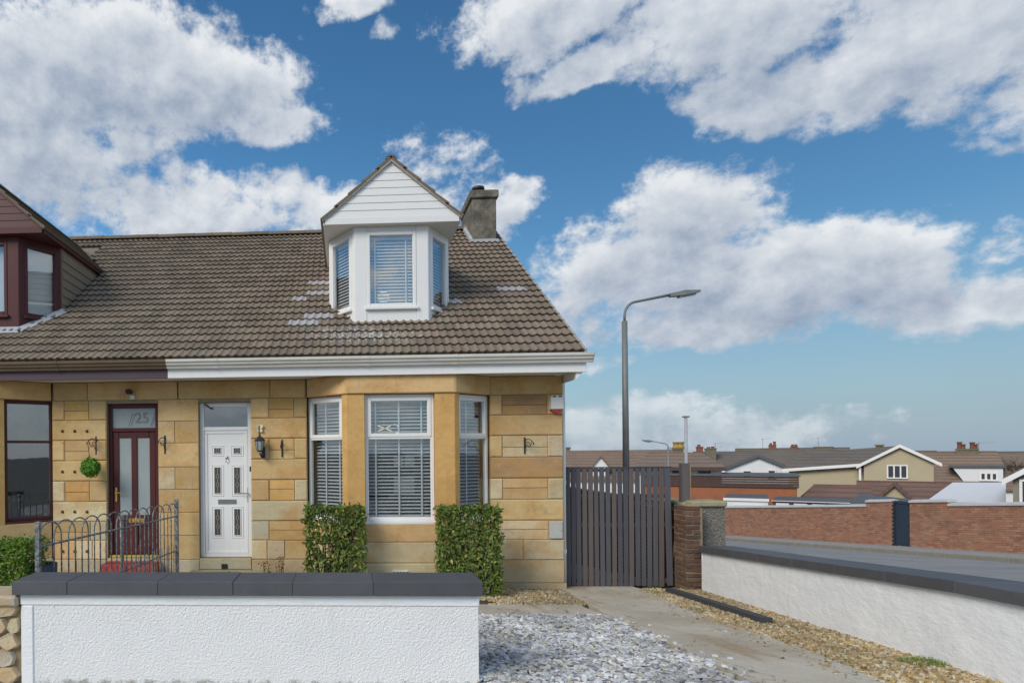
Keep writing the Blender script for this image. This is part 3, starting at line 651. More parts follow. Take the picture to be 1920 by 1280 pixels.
    blk(fx(332),fx(507),CORN,ZT,jit(HONEY),proud=.006); blk(fx(507),fx(574),CORN,ZT,jit(HONEY),proud=.006)
    zl=[CORN]+[fz(530,y) for y in (783,821.5,860,899,938,976,1012,1048)]+[-.62]
    for i in range(9):
        z1,z0=zl[i],zl[i+1]
        if i in (0,2,4): blk(x0,a1,z0,z1,jit(HONEY),c=.016,proud=.010); split(a1,a2,z0,z1,jit(DEEP if i!=2 else HONEY)); blk(a2,x1,z0,z1,jit(HONEY if i<4 else PALE),c=.016,proud=.010)
        elif i in (1,3,5): blk(x0,x1,z0,z1,jit(HONEY if i!=5 else PALE),c=.016,proud=.008)
        elif i==6: blk(x0,fx(504),z0,z1,jit(GREY)); split(fx(504),x1,z0,z1,jit(HONEY))
        elif i==7: blk(x0,fx(500),z0,z1,jit(PALE)); blk(fx(500),fx(533),z0,z1,jit(PALE)); blk(fx(533),x1,z0,z1,jit(HONEY))
        else: blk(x0,fx(530),z0,z1,jit(GREY),c=.006,proud=.03); blk(fx(530),x1,z0,z1,jit(PALE),c=.006,proud=.03)
    # between the two doors (half belongs to each house)
    blk(XP,fx(332),CORN,ZT,jit(HONEY),proud=.006)
    zl=[CORN]+[fz(335,y) for y in (789,830,875,917,960,1003,1048)]+[-.62]
    xm=fx(345)
    xo=2*XP-DX0; xm=fx(328)
    for i in range(8 if not mir else 0):
        z1,z0=zl[i],zl[i+1]
        if i in (1,3): blk(xo,xm,z0,z1,jit(PALE),c=.005); blk(xm,DX0,z0,z1,jit(HONEY),c=.005)
        else: blk(xo,DX0,z0,z1,jit(HONEY if i<7 else GREY),c=.005,proud=.03 if i==7 else None)
    # sill stone under the door and the step
    blk(DX0,DX1,-.16,DZ0-.004,jit(GREY),c=.006,proud=.035); blk(DX0,DX1,-.62,-.16,jit(GREY),c=.006,proud=.03)
    # bay: lintel, pillars, dado courses
    for i,nm in enumerate(('splay','front','splay')):
        o1=off(bay,-.03); build(stone(o1[i],o1[i+1],c2[i],c2[i+1],CORN,ZT,.012,.003),'lintel_stone','stone',WO,mir,color=jit(HONEY))
    rows=[ZS]+[fz(760,y)-.0 for y in (1020,1058)]+[-.62]
    rows=[ZS,P(760,1016,9.79).z,P(760,1055,9.79).z,-.62]
    for k in range(3):
        for i in range(3):
            o1=off(bay,0.0 if k<2 else -.03); build(stone(o1[i],o1[i+1],c2[i],c2[i+1],rows[k+1],rows[k],.010,.003),'stone_block','stone',WO,mir,color=jit(PALE if k else HONEY))
    U=[(Vector((*bay[i+1],0))-Vector((*bay[i],0))) for i in range(3)]; UL=[u.length for u in U]; UN=[u.normalized() for u in U]
    pw_f=P(684,850,9.79).x-Bp[0]; pw_s=.10
    for s in (0,1):
        if s==0:
            p=[(Vector((*Bp,0))-UN[0]*pw_s),Vector((*Bp,0)),Vector((*Bp,0))+UN[1]*pw_f]
            b_=off(bay,.24)[1]
            pts=[(p[0].x,p[0].y),(p[1].x,p[1].y),(p[2].x,p[2].y),(p[2].x,p[2].y+.2),b_,(p[0].x+.17,p[0].y+.16)]
        else:
            pw2=Cp[0]-P(816,850,9.79).x
            p=[Vector((*Cp,0))-UN[1]*pw2,Vector((*Cp,0)),Vector((*Cp,0))+UN[2]*pw_s]; b_=off(bay,.24)[2]
            pts=[(p[0].x,p[0].y+.2),(p[0].x,p[0].y),(p[1].x,p[1].y),(p[2].x,p[2].y),(p[2].x-.17,p[2].y+.16),b_]
        build(MB().prism(pts,ZS-.001,CORN-.002),'pillar_stone','stone',WO,mir,color=jit(DEEP,.04))
    # ---- windows
    T1=Fr((Bp[0]+pw_f,Bp[1]+.075,0),(1,0,0),(0,1,0)); wF=(Cp[0]-pw2)-(Bp[0]+pw_f)
    tr=P(750,820,9.86).z
    window(H,T1,.004,wF-.004,ZS+.035,CORN-.008,trim,mir,tr,.055,('t',),0,.045)
    n0=Vector((-UN[0].y,UN[0].x,0)); TL=Fr(Vector((*A,0))+n0*.075,UN[0],n0)
    window(H,TL,-.055,UL[0]-pw_s-.01,ZS+.035,CORN-.008,trim,mir,tr,.05,('t',) if not mir else (),0,.045)
    n2=Vector((-UN[2].y,UN[2].x,0)); TR=Fr(Vector((*Cp,0))+n2*.075,UN[2],n2)
    window(H,TR,pw_s+.01,UL[2]+.055,ZS+.035,CORN-.008,trim,mir,tr,.05,('t',) if not mir else ('b',),0,.045)
    if not mir:
        TB=Fr((Bp[0]+pw_f,Bp[1]+.21,0),(1,0,0),(0,1,0)); blind(TB,.05,wF-.05,ZS+.08,CORN-.06,(.13,.5,.86),mir,'wide white venetian blind in middle window of the ground floor bay')
        TB=Fr(Vector((*A,0))+n0*.20,UN[0],n0); blind(TB,.03,UL[0]-pw_s-.02,ZS+.08,CORN-.06,(.32,.75),mir,'narrow white venetian blind in bay side window beside the white door')
        TB=Fr(Vector((*Cp,0))+n2*.20,UN[2],n2); blind(TB,pw_s+.02,UL[2]-.03,ZS+.08,CORN-.06,(.25,.5),mir,'narrow white venetian blind in bay side window beside the gate')
    # ---- door
    TD=Fr((0,YW,0),(1,0,0),(0,1,0)); rv=.085
    fr=MB(); ztr=fz(420,803)
    bx=lambda m,a,b,c,d,e=rv,f=rv+.07,ch=.006: m.box(a,b,e,f,c,d,ch,TD)
    bx(fr,DX0,DX0+.07,DZ0,DZ1); bx(fr,DX1-.06,DX1,DZ0,DZ1); bx(fr,DX0+.071,DX1-.061,DZ1-.07,DZ1); bx(fr,DX0+.071,DX1-.061,ztr-.03,ztr+.03); bx(fr,DX0+.071,DX1-.061,DZ0,DZ0+.045)
    FO=build(fr,'door_frame',trim,H,mir)
    build(MB().box(DX0+.065,DX1-.055,rv+.03,rv+.036,ztr+.028,DZ1-.065,0,TD),'transom_pane','glass' if not mir else 'frosted',FO,mir)
    lf=MB(); lx0,lx1,lz0,lz1=DX0+.075,DX1-.065,DZ0+.05,ztr-.034
    if not mir:
        lf.box(lx0,lx1,rv+.022,rv+.066,lz0,lz1,.004,TD)
        c3=lambda cx,cy:(P(300+.3594*cx,640+.3594*cy,YW+rv).x,P(300+.3594*cx,640+.3594*cy,YW+rv).z)
        def rim(m,a,b,c,d,w,e,f):
            m.box(a,b,e,f,d-w,d,.003,TD); m.box(a,b,e,f,c,c+w,.003,TD); m.box(a,a+w,e,f,c+w+.001,d-w-.001,.003,TD); m.box(b-w,b,e,f,c+w+.001,d-w-.001,.003,TD)
        LO=build(lf,'door',trim,H,mir)
        m=MB(); a,zt=c3(232,468); b,zb=c3(466,1098); rim(m,lx0,lx1,lz0,lz1,.045,rv+.010,rv+.0215); build(m,'stile_frame',trim,LO,mir)
        for (u0,v0,u1,v1) in ((282,556,316,583),(384,556,418,583),(283,657,316,792),(386,657,418,792),(284,874,316,1010),(387,874,419,1010)):
            a,zt=c3(u0,v0); b,zb=c3(u1,v1); m=MB(); rim(m,a-.05,b+.05,zb-.045,zt+.045,.014,rv+.014,rv+.0215); rim(m,a-.012,b+.012,zb-.012,zt+.012,.012,rv+.010,rv+.0215); build(m,'door_panel',trim,LO,mir)
            pn=build(MB().box(a,b,rv+.0165,rv+.0215,zb,zt,0,TD),'pane','door_glass',LO,mir)
            m=MB(); xm_=(a+b)/2
            for f_ in ((.5,) if v1-v0<50 else (.33,.67)):
                zc=zb+(zt-zb)*f_; dd=.028; yy=YW+rv+.015
                for (p,q) in (((xm_-dd,zc),(xm_,zc+dd*1.5)),((xm_,zc+dd*1.5),(xm_+dd,zc)),((xm_+dd,zc),(xm_,zc-dd*1.5)),((xm_,zc-dd*1.5),(xm_-dd,zc))): m.tube([(p[0],yy,p[1]),(q[0],yy,q[1])],.003,4)
            if v1-v0>50:
                for s0,s1 in ((0,.22),(.44,.56),(.78,1)): m.tube([(xm_,YW+rv+.015,zb+(zt-zb)*s0),(xm_,YW+rv+.015,zb+(zt-zb)*s1)],.003,4)
            build(m,'leaded_pattern','lead_came',LO,mir)
        a,zt=c3(302,823); b,zb=c3(397,846); m=MB().box(a,b,rv+.008,rv+.0215,zb,zt,.003,TD); m.box(a+.02,b-.02,rv+.003,rv+.0075,zb+.02,zt-.02,.003,TD); build(m,'letter_plate','chrome',LO,mir)
        k,kz=c3(348,607); m=MB(); m.lathe([(.001,-.005),(.020,0),(.024,.012),(.014,.03),(.004,.036)],(k,YW+rv+.012,kz),10); m.tube([(k-.02,YW+rv+.012,kz),(k-.024,YW+rv+.005,kz-.05),(k,YW+rv,kz-.075),(k+.024,YW+rv+.005,kz-.05),(k+.02,YW+rv+.012,kz)],.005,6); build(m,'knocker','chrome',LO,mir,True)
        hx,hz=c3(460,800); m=MB().box(hx-.016,hx+.016,rv+.004,rv+.0215,hz-.12,hz+.12,.006,TD); m.tube([(hx,YW+rv+.002,hz+.03),(hx,YW+rv-.05,hz+.03),(hx-.12,YW+rv-.05,hz+.03)],.010,8); build(m,'handle','chrome',LO,mir)
        build(MB().box(DX1-.035,DX1-.005,rv-.012,rv-.001,1.42,1.50,.004,TD),'bell_push','dark_plastic',FO,mir)
        m=MB(); m.tube([(DX0+.09,YW+.06,DZ1-.03),(DX0+.13,YW+.02,DZ1-.04),(DX0+.20,YW+.03,DZ1-.10)],.014,6); build(m,'closer_bracket','dark_plastic',FO,mir)
    else:
        st=.10; mid=(lx0+lx1)/2; zr_=lz0+.55
        for (a,b,c,d) in ((lx0,lx0+st,lz0,lz1),(lx1-st,lx1,lz0,lz1),(lx0+st+.001,lx1-st-.001,lz1-.10,lz1-.001),(lx0+st+.001,lx1-st-.001,lz0,lz0+.14),(lx0+st+.001,lx1-st-.001,zr_-.09,zr_+.09)): lf.box(a,b,rv+.018,rv+.062,c,d,.008,TD)
        lf.box(mid-.05,mid+.05,rv+.015,rv+.058,lz0+.001,lz1-.001,.008,TD)
        for a,b in ((lx0+st-.005,mid-.045),(mid+.045,lx1-st+.005)): lf.box(a,b,rv+.036,rv+.05,lz0+.13,zr_-.085,.004,TD)
        LO=build(lf,'door',trim,H,mir)
        for a,b in ((lx0+st-.004,mid-.046),(mid+.046,lx1-st+.004)): build(MB().box(a,b,rv+.036,rv+.044,zr_+.085,lz1-.096,0,TD),'pane','frosted',LO,mir)
        m=MB().box(mid-.16,mid+.10,rv+.006,rv+.0175,zr_-.035,zr_+.035,.004,TD); m.box(mid-.13,mid+.07,rv+.001,rv+.0055,zr_-.018,zr_+.018,.003,TD); build(m,'letter_plate','brass',LO,mir)
        hx,hz=lx1-.05,lz0+.98; m=MB().box(hx-.017,hx+.017,rv,rv+.0175,hz-.12,hz+.12,.006,TD); m.tube([(hx,YW+rv,hz+.03),(hx,YW+rv-.05,hz+.03),(hx-.13,YW+rv-.05,hz+.03)],.010,8); build(m,'handle','brass',LO,mir)
        build(MB().box(DX0+.02,DX1-.02,rv-.05,rv-.001,DZ0+.001,DZ0+.035,.004,TD),'threshold_strip','yellow_paint',FO,mir)
        # house number etched on the fanlight
        cu=bpy.data.curves.new('number','FONT'); cu.body='25'; cu.size=.24; cu.extrude=.003; cu.align_x='CENTER'
        tmp=bpy.data.objects.new('tmp',cu); COL.objects.link(tmp); dg=bpy.context.evaluated_depsgraph_get(); me=bpy.data.meshes.new_from_object(tmp.evaluated_get(dg)); bpy.data.objects.remove(tmp)
        me.materials.clear(); me.materials.append(MAT['grey_text']); no=bpy.data.objects.new('house_number',me); link(no,FO,(P(262,780,YW).x,YW+rv+.024,ztr+.115)); no.rotation_euler=(math.pi/2,0,0); no['label']='grey number 25 on the fanlight'
        m=MB()
        for sx in (-.20,-.16,.17,.20): m.tube([(2*XP-(P(262,780,YW).x+sx-.02),YW+rv+.027,ztr+.06),(2*XP-(P(262,780,YW).x+sx+.01),YW+rv+.027,ztr+.17),(2*XP-(P(262,780,YW).x+sx+.05),YW+rv+.027,ztr+.27)],.004,5)
        build(m,'etched_reed','grey_text',FO,mir)
    # ---- eaves: soffit, fascia, gutter
    gx1=VX+.05; fz0,fz1=ZT-.005,P(700,683,9.70).z+.0
    build(MB().box(XP+.002,VX-.03,9.735,YW-.002,ZT+.001,ZT+.02,0),'soffit','soffit',H,mir)
    build(MB().box(XP+.002,VX-.02,9.70,9.73,P(700,703,9.70).z,P(700,684,9.70).z+.06,.004),'fascia',fas,H,mir)
    gt,gb=P(700,667,9.60).z,P(700,684,9.60).z; hh=gt-gb
    prof=[(9.70,gb),(9.645,gb),(9.635,gb+hh*.25),(9.605,gb+hh*.38),(9.60,gb+hh*.55),(9.575,gb+hh*.72),(9.57,gb+hh),(9.585,gb+hh),(9.60,gb+hh*.75),(9.65,gb+.02),(9.685,gb+.02),(9.685,gb+hh),(9.70,gb+hh)]
    def gut_seg(a,b):
        m=MB(); m.extr([(a,y,z) for y,z in prof],[(b,y,z) for y,z in prof])
        return m
    ge=[XP+.003,-1.95,.35,1.65,gx1] if not mir else [XP-.0+.003,-1.0,1.2,gx1]
    GO=build(gut_seg(ge[0],ge[1]-.002),'gutter',gut,H,mir)
    for a,b in zip(ge[1:-1],ge[2:]): build(gut_seg(a,b-.002),'gutter_length',gut,GO,mir)
    for a in ge[1:-1]: build(MB().extr([(a-.03,y-.006 if y<9.69 else y,z-.004 if i<2 else z) for i,(y,z) in enumerate(prof)],[(a+.03,y-.006 if y<9.69 else y,z-.004 if i<2 else z) for i,(y,z) in enumerate(prof)]),'gutter_union',gut,GO,mir)
    build(MB().extr([(gx1,9.57,gb+hh),(gx1,9.70,gb+hh),(gx1,9.70,gb),(gx1,9.645,gb)],[(gx1+.012,9.57,gb+hh),(gx1+.012,9.70,gb+hh),(gx1+.012,9.70,gb),(gx1+.012,9.645,gb)]),'gutter_end',gut,GO,mir)
    eb=MB(); eb.add([(CXR+.004,9.735,ZT),(VX-.035,9.735,ZT),(CXR+.004,9.735,ZT-.13),(CXR+.004,YW+.1,ZT),(VX-.035,YW+.1,ZT),(CXR+.004,YW+.1,ZT-.13)],[(0,1,2)[::-1],(3,4,5),(1,4,5,2)[::-1],(0,3,4,1),(0,2,5,3)]); build(eb,'eaves_box',fas,H,mir)
    if not mir:
        dp=MB(); dp.tube([(CXR+.048,10.45,ZT+.02),(CXR+.048,10.45,-.50)],.034,10); DO=build(dp,'downpipe','white_pvc',H,mir,True)
        for z in (2.5,1.2,.1): build(MB().lathe([(.040,-.03),(.040,.03)],(CXR+.048,10.45,z),10),'pipe_clip','white_pvc',DO)
    # ---- roof
    rf=MB(); y2=2*RY-EY; T_=.10
    rf.extr([(XP+.002,EY-.02,EZ-.025),(XP+.002,RY,RZ-.02),(XP+.002,y2,EZ-.02),(XP+.002,y2,EZ-.02-T_),(XP+.002,RY,RZ-.02-T_),(XP+.002,EY-.02,EZ-.025-T_)],[(VX-.03,EY-.02,EZ-.025),(VX-.03,RY,RZ-.02),(VX-.03,y2,EZ-.02),(VX-.03,y2,EZ-.02-T_),(VX-.03,RY,RZ-.02-T_),(VX-.03,EY-.02,EZ-.025-T_)])
    RO=build(rf,'roof','tile',H,mir,color=(.95,.95,.95))
    vb=MB(); vb.extr([(VX-.028,EY-.03,EZ-.12),(VX-.028,EY-.03,EZ+.03),(VX-.028,RY,RZ+.04),(VX-.028,RY,RZ-.12)],[(VX+.004,EY-.03,EZ-.12),(VX+.004,EY-.03,EZ+.03),(VX+.004,RY,RZ+.04),(VX+.004,RY,RZ-.12)]); build(vb,'verge','cement',RO,mir)
    dcx=.80
    paler={}  # cells that get light grey tiles
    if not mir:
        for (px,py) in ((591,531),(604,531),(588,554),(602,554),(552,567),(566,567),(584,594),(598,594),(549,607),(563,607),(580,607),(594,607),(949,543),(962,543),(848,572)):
            d=ray(px,py); t=(EZ-RK*EY-EYE)/(d.z-RK*d.y); p=CAM+d*t; paler[(int((p.x-XP)/TW),int(math.hypot(p.y-EY,p.z-EZ)/GA))]=1
    cells=[]
    for r in range(ROWS):
        for c in range(NCOL):
            x=XP+TW*(c+.5); s=GA*r; y=EY+s*math.cos(RA); yt=y+GA*math.cos(RA)
            if abs(x-dcx)<.93 and y>11.52 and yt<13.3: continue
            if abs(x-dcx)<.93 and yt>11.52 and y<13.5 and y>11.4: continue
            if abs(x-dcx)<.5 and y>10.92 and y<14.9: continue
            if abs(x-dcx)<.75 and y>11.15 and y<14.0: continue
            cells.append((x,y,EZ+s*math.sin(RA),r,c))
    cells.sort(key=lambda q:(q[3]) if not mir else (q[4]>13)*100+q[3])
    def tz(p): return p
    for (x,y,z,r,c) in cells[:296]:
        col=jit((.98,.98,.98),.17)
        if (c,r) in paler: col=(1.75,2.1,2.75)
        inst(TILE,'tile',RO,(MX(x),y,z),rot=(RA+random.uniform(-.006,.006),0,random.uniform(-.006,.006)),color=col)
    V=[];Fq=[]
    ca_,sa_=math.cos(RA),math.sin(RA)
    rest=cells[296:]
    for i,(x,y,z,r,c) in enumerate(rest):
        v=TVn.copy(); yy=v[:,1]*ca_-v[:,2]*sa_; zz=v[:,1]*sa_+v[:,2]*ca_; V.append(np.stack([v[:,0]+MX(x),yy+y,zz+z+random.uniform(-.002,.003)],1)); Fq.append(TFn+i*len(TVn))
    ut=np_mesh('upper_tiles',np.vstack(V),np.vstack(Fq),'tile_stuff',RO,tuple(wor(RO)),kind='stuff')
    tn=[]
    for _ in rest: tn+=[(*jit((.98,.98,.98),.17),1)]*len(TVn)
    ca=ut.data.color_attributes.new('tint','FLOAT_COLOR','POINT'); ca.data.foreach_set('color',np.array(tn,dtype=np.float32).ravel())
    n=int((VX-XP)/.45)
    for i in range(n+1):
        x=XP+.225+i*.452
        if x+.2>VX: break
        inst(RIDGE_ME,'ridge_tile',RO,(MX(x),RY,RZ+.03+random.uniform(-.004,.006)),color=jit((.8,.8,.78),.1))
    # ---- dormer
    ZB=3.80; zs_,zg=5.50,5.60; FY=10.79; GY=10.64; hw,fwid=1.06,.615; ex=1.115; pk=P(735,296,GY).z
    pl=[(dcx-hw,11.48),(dcx-fwid,FY),(dcx+fwid,FY),(dcx+hw,11.48)]
    DO=build(MB().prism([(dcx-ex-.02,GY+.035),(dcx+ex+.02,GY+.035),(dcx+ex+.02,13.25),(dcx-ex-.02,13.25)],zs_,zs_+.07),'dormer','soffit' if not mir else trim,H,mir)
    for sgn in (-1,1):
        xa=dcx+sgn*hw; xb=dcx+sgn*(hw-.06); lo=[(11.48,roofz(11.48)-.08),(13.3,roofz(13.3)-.08),(13.3,zs_-.001),(11.48,zs_-.001)]
        build(MB().extr([(min(xa,xb),y,z) for y,z in lo],[(max(xa,xb),y,z) for y,z in lo]),'cheek','white_pvc' if not mir else 'hung_tile',DO,mir)
    if mir:
        for k in range(9):
            z=roofz(11.50)-.02+k*.16
            if z>zs_-.16: break
            y1=EY+(z+.10-EZ)/RK; 
            for sgn in (-1,1):
                m=MB(); xa=dcx+sgn*(hw+.002); xo=dcx+sgn*(hw+.028)
                ys_=min(13.25,EY+(z-EZ)/RK+.0); yt_=min(13.25,EY+(z+.16-EZ)/RK)
                if ys_<11.53: ys_=11.53
                m.extr([(xa,11.50,z),(xa,ys_,z),(xa,yt_,z+.165),(xa,11.50,z+.165)],[(xo,11.50,z),(xo,ys_,z),(xa+sgn*.008,yt_,z+.165),(xa+sgn*.008,11.50,z+.165)])
                build(m,'hung_tile_course','hung_tile',DO,mir)
    # bay of the dormer: three faces as panels with posts, window in each
    wz0,wz1=P(735,575,FY).z,P(735,434,FY).z
    for i in range(3):
        a=Vector((*pl[i],0)); b=Vector((*pl[i+1],0)); u=(b-a).normalized(); nn=Vector((-u.y,u.x,0)); Ls=(b-a).length; T=Fr(a,u,nn)
        m=MB(); e0,e1=(.20,Ls-.20) if i==1 else ((.07,Ls-.11) if i==0 else (.11,Ls-.07))
        m.box(0.001,e0,0,.09,ZB-.2,zs_,.006,T); m.box(e1,Ls-.001,0,.09,ZB-.2,zs_,.006,T); m.box(e0+.001,e1-.001,.008,.09,ZB-.2,wz0-.001,.004,T); m.box(e0+.001,e1-.001,.008,.09,wz1+.001,zs_,.004,T)
        build(m,'bay_panel',trim,DO,mir)
        fb=MB()
        f_=.06; d=.02
        for (p,q,r_,s_) in ((e0,e0+f_,wz0,wz1),(e1-f_,e1,wz0,wz1),(e0+f_+.001,e1-f_-.001,wz0,wz0+f_),(e0+f_+.001,e1-f_-.001,wz1-f_,wz1)): fb.box(p,q,d-.03,d+.05,r_,s_,.008,T)
        build(fb,'window_frame',trim,DO,mir)
        build(MB().box(e0+f_-.004,e1-f_+.004,d+.012,d+.018,wz0+f_-.004,wz1-f_+.004,0,T),'pane','glass',DO,mir)
        build(MB().box(e0-.03,e1+.03,-.05,.06,wz0-.05,wz0-.002,.008,T),'window_sill',trim,DO,mir)
        if mir and i<2:  # added pale blind behind the glass, standing in for reflected sky
            ra_=Fr(a+nn*.12,u,nn); c_=Vector(ra_((e0+e1)/2,0,wz0+.06)); c_.x=2*XP-c_.x
            rb_=empty('added_blind',c_,('added pale blind standing in for reflected sky in side window of the maroon dormer','added pale blind standing in for reflected sky in front window of the maroon dormer')[i],'blind')
            build(MB().box(e0+.05,e1-.05,0,.006,wz0+.07,wz1-.06,0,ra_),'fabric','blind',rb_,mir); build(MB().box(e0+.05,e1-.05,-.02,.03,wz1-.06,wz1-.01,.004,ra_),'roller','blind',rb_,mir)
        if not mir:
            if i==1: blind(Fr(a+nn*.13,u,nn),e0+.05,e1-.05,wz0+.06,wz1-.05,(.13,.84),mir,'white venetian blind in middle window of the white dormer',tilt=1.2)
            if i==0: blind(Fr(a+nn*.13,u,nn),e0+.05,e1-.05,wz0+.06,wz1-.05,(.8,),mir,'narrow white venetian blind in the left cheek window of white dormer'.replace('left cheek','side')+' away from chimney',tilt=1.2)
            if i==2: blind(Fr(a+nn*.13,u,nn),e0+.05,e1-.05,wz0+.06,wz1-.05,(.3,),mir,'narrow white venetian blind in side window of white dormer beside the chimney',tilt=1.2)
    # flashing under the bay
    fs=MB()
    for i in range(3):
        a=Vector((*pl[i],0)); b=Vector((*pl[i+1],0)); u=(b-a).normalized(); nn=Vector((-u.y,u.x,0)); a2=a-nn*.16-(u*.06); b2=b-nn*.16+(u*.06)
        fs.add([(a.x,a.y,roofz(a.y)+.075),(b.x,b.y,roofz(b.y)+.075),(b2.x,b2.y,roofz(b2.y)+.045),(a2.x,a2.y,roofz(a2.y)+.045)],[(0,3,2,1)])
    if mir: build(fs,'flashing','lead',DO,mir)
    # soffit, gable face boards, bargeboards, roof
    nb=8; hs_=(pk-zg)/nb; half=lambda z: max(.005,(ex-.02)*(pk-z)/(pk-zg))
    build(MB().extr([(dcx-ex+.01,GY+.0,zs_),(dcx+ex-.01,GY,zs_),(dcx+ex-.01,GY,zg),(dcx-ex+.01,GY,zg)],[(dcx-ex+.01,GY+.03,zs_),(dcx+ex-.01,GY+.03,zs_),(dcx+ex-.01,GY+.03,zg),(dcx-ex+.01,GY+.03,zg)]),'base_board',trim,DO,mir)
    for k in range(nb):
        za=zg+hs_*k+.001; zb_=zg+hs_*(k+1)-.002; a,b=half(za),half(zb_)
        build(MB().extr([(dcx-a,GY+.006,za),(dcx+a,GY+.006,za),(dcx+b,GY+.014,zb_),(dcx-b,GY+.014,zb_)],[(dcx-a,GY+.05,za),(dcx+a,GY+.05,za),(dcx+b,GY+.05,zb_),(dcx-b,GY+.05,zb_)]),'cladding_board',trim,DO,mir)
    build(MB().extr([(dcx-ex+.03,GY+.052,zg),(dcx+ex-.03,GY+.052,zg),(dcx,GY+.052,pk-.02)],[(dcx-ex+.03,GY+.07,zg),(dcx+ex-.03,GY+.07,zg),(dcx,GY+.07,pk-.02)]),'gable_backing','dark_plastic' if mir else 'white_pvc',DO,mir)
    rs=(pk-zg)/ex; ang=math.atan(rs); nrow=5; Lr=math.hypot(ex+.03,(ex+.03)*rs)
    for sgn in (-1,1):
        for r in range(nrow):
            s0=Lr*r/nrow-.005; s1=Lr*(r+1)/nrow+.05
            def pt(s,h): # s from the eave up
                xx=ex+.03-s*math.cos(ang); zz=zg-.03*rs+s*math.sin(ang)-.012
                return (dcx+sgn*(xx+h*math.sin(ang)),zz+h*math.cos(ang))
            q=[pt(s0,.002),pt(s0,.048),pt(s1,.022),pt(s1,-.008)]
            yend=lambda zz: max(GY+.2,EY+(zz-EZ)/RK+.15)
            loopA=[(x,GY-.035,z) for x,z in q]; loopB=[(x,min(RY,yend(z)),z) for x,z in q]
            build(MB().extr(loopA,loopB),'tile_course','tile',DO,mir,color=jit((.85,.85,.82),.1))
        bb=MB(); ba=[(dcx+sgn*(ex+.03),zg-.06),(dcx+sgn*(ex+.03),zg-.02),(dcx,pk-.02+.03),(dcx,pk-.07)]
        bb.extr([(x,GY-.028,z) for x,z in ba],[(x,GY-.002,z) for x,z in ba]); build(bb,'bargeboard','maroon_pvc' if mir else 'cement',DO,mir)
    x_=MX(dcx); 
    for i in range(9):
        y=GY+.18+i*.44
        if y>RY-.1: break
        inst(RIDGE_ME,'ridge_cap',DO,(x_,y+.03,pk-.005),rotz=math.pi/2,color=(.75,.75,.73)).scale=(1,.72,.72)
    # ---- chimney
    if not mir:
        k0,k1=P(886,456,14.60).x,P(931,456,14.60).x; kt=P(905,372,14.60).z; ke=P(905,357,14.60).z; yb=15.95
        CO=build(MB().box(k0,k1,14.60,yb,6.0,kt,.012),'chimney','chimney_render',H)
        build(MB().box(k0-.05,k1+.05,14.55,yb+.05,kt+.001,ke,.02),'chimney_cap','chimney_render',CO)
        build(MB().lathe([(.11,0),(.12,.03),(.10,.06),(.105,.16),(.125,.17),(.125,.20),(.09,.21)],(k0+.20,14.92,ke-.01),14),'chimney_pot','terracotta',CO,smooth=True)
        build(MB().lathe([(.13,0),(.15,.02),(.14,.07),(.06,.10)],(k0+.20,14.92,ke+.12),14),'chimney_cowl','black_iron',CO,smooth=True)
        fl_=MB(); fl_.box(k0-.03,k1+.05,14.55,14.595,roofz(14.58)-.02,roofz(14.58)+.10,.01); 
        fl_.extr([(k0-.06,14.56,roofz(14.56)+.02),(k0-.06,14.56,roofz(14.56)+.11),(k0-.06,RY,RZ+.11),(k0-.06,RY,RZ+.02)],[(k0-.002,14.56,roofz(14.56)+.02),(k0-.002,14.56,roofz(14.56)+.13),(k0-.002,RY,RZ+.14),(k0-.002,RY,RZ+.02)]); build(fl_,'chimney_flashing','lead',CO)
    return H
house(False); house(True)
# lamps inside
o=empty('globe_lamp',(P(719,557,11.35)-Vector((0,0,.12))),'glowing round openwork lamp behind the blind of the white dormer','lamp')
c=P(719,557,11.35); m=MB()
for k in range(9):
    th=math.pi*k/9
    m.tube([(c.x+.10*math.cos(t)*math.cos(th),c.y+.10*math.cos(t)*math.sin(th),c.z+.10*math.sin(t)) for t in np.linspace(-1.5,1.5,9)],.009,5); m.tube([(c.x-.10*math.cos(t)*math.cos(th),c.y-.10*math.cos(t)*math.sin(th),c.z+.10*math.sin(t)) for t in np.linspace(-1.5,1.5,9)],.009,5)
build(m,'lamp_shade','lamp_glow',o); m=MB(); m.tube([(c.x,c.y,c.z+.10),(c.x,c.y,5.48)],.006,5); build(m,'flex','dark_plastic',o)
o=empty('pendant_light',P(725,800,11.5),'curled glowing strip ceiling light behind bay window blind','lamp'); c=P(720,802,11.5); m=MB()
m.tube([(c.x-.15+.3*t,c.y,c.z+.06-.12*t) for t in np.linspace(0,1,6)],.008,6); m.tube([(c.x-.12+.24*t,c.y+.05,c.z-.06+.10*t) for t in np.linspace(0,1,6)],.008,6); m.tube([(c.x+.17+.09*math.sin(t),c.y,c.z-.02+.09*math.cos(t)) for t in np.linspace(0,2.6,10)],.008,6); build(m,'light_strip','lamp_glow',o)
m=MB(); m.tube([(c.x,c.y,c.z),(c.x,c.y,2.72)],.005,5); m.lathe([(.05,0),(.05,.03)],(c.x,c.y,2.69),10); build(m,'flex','white_pvc',o)
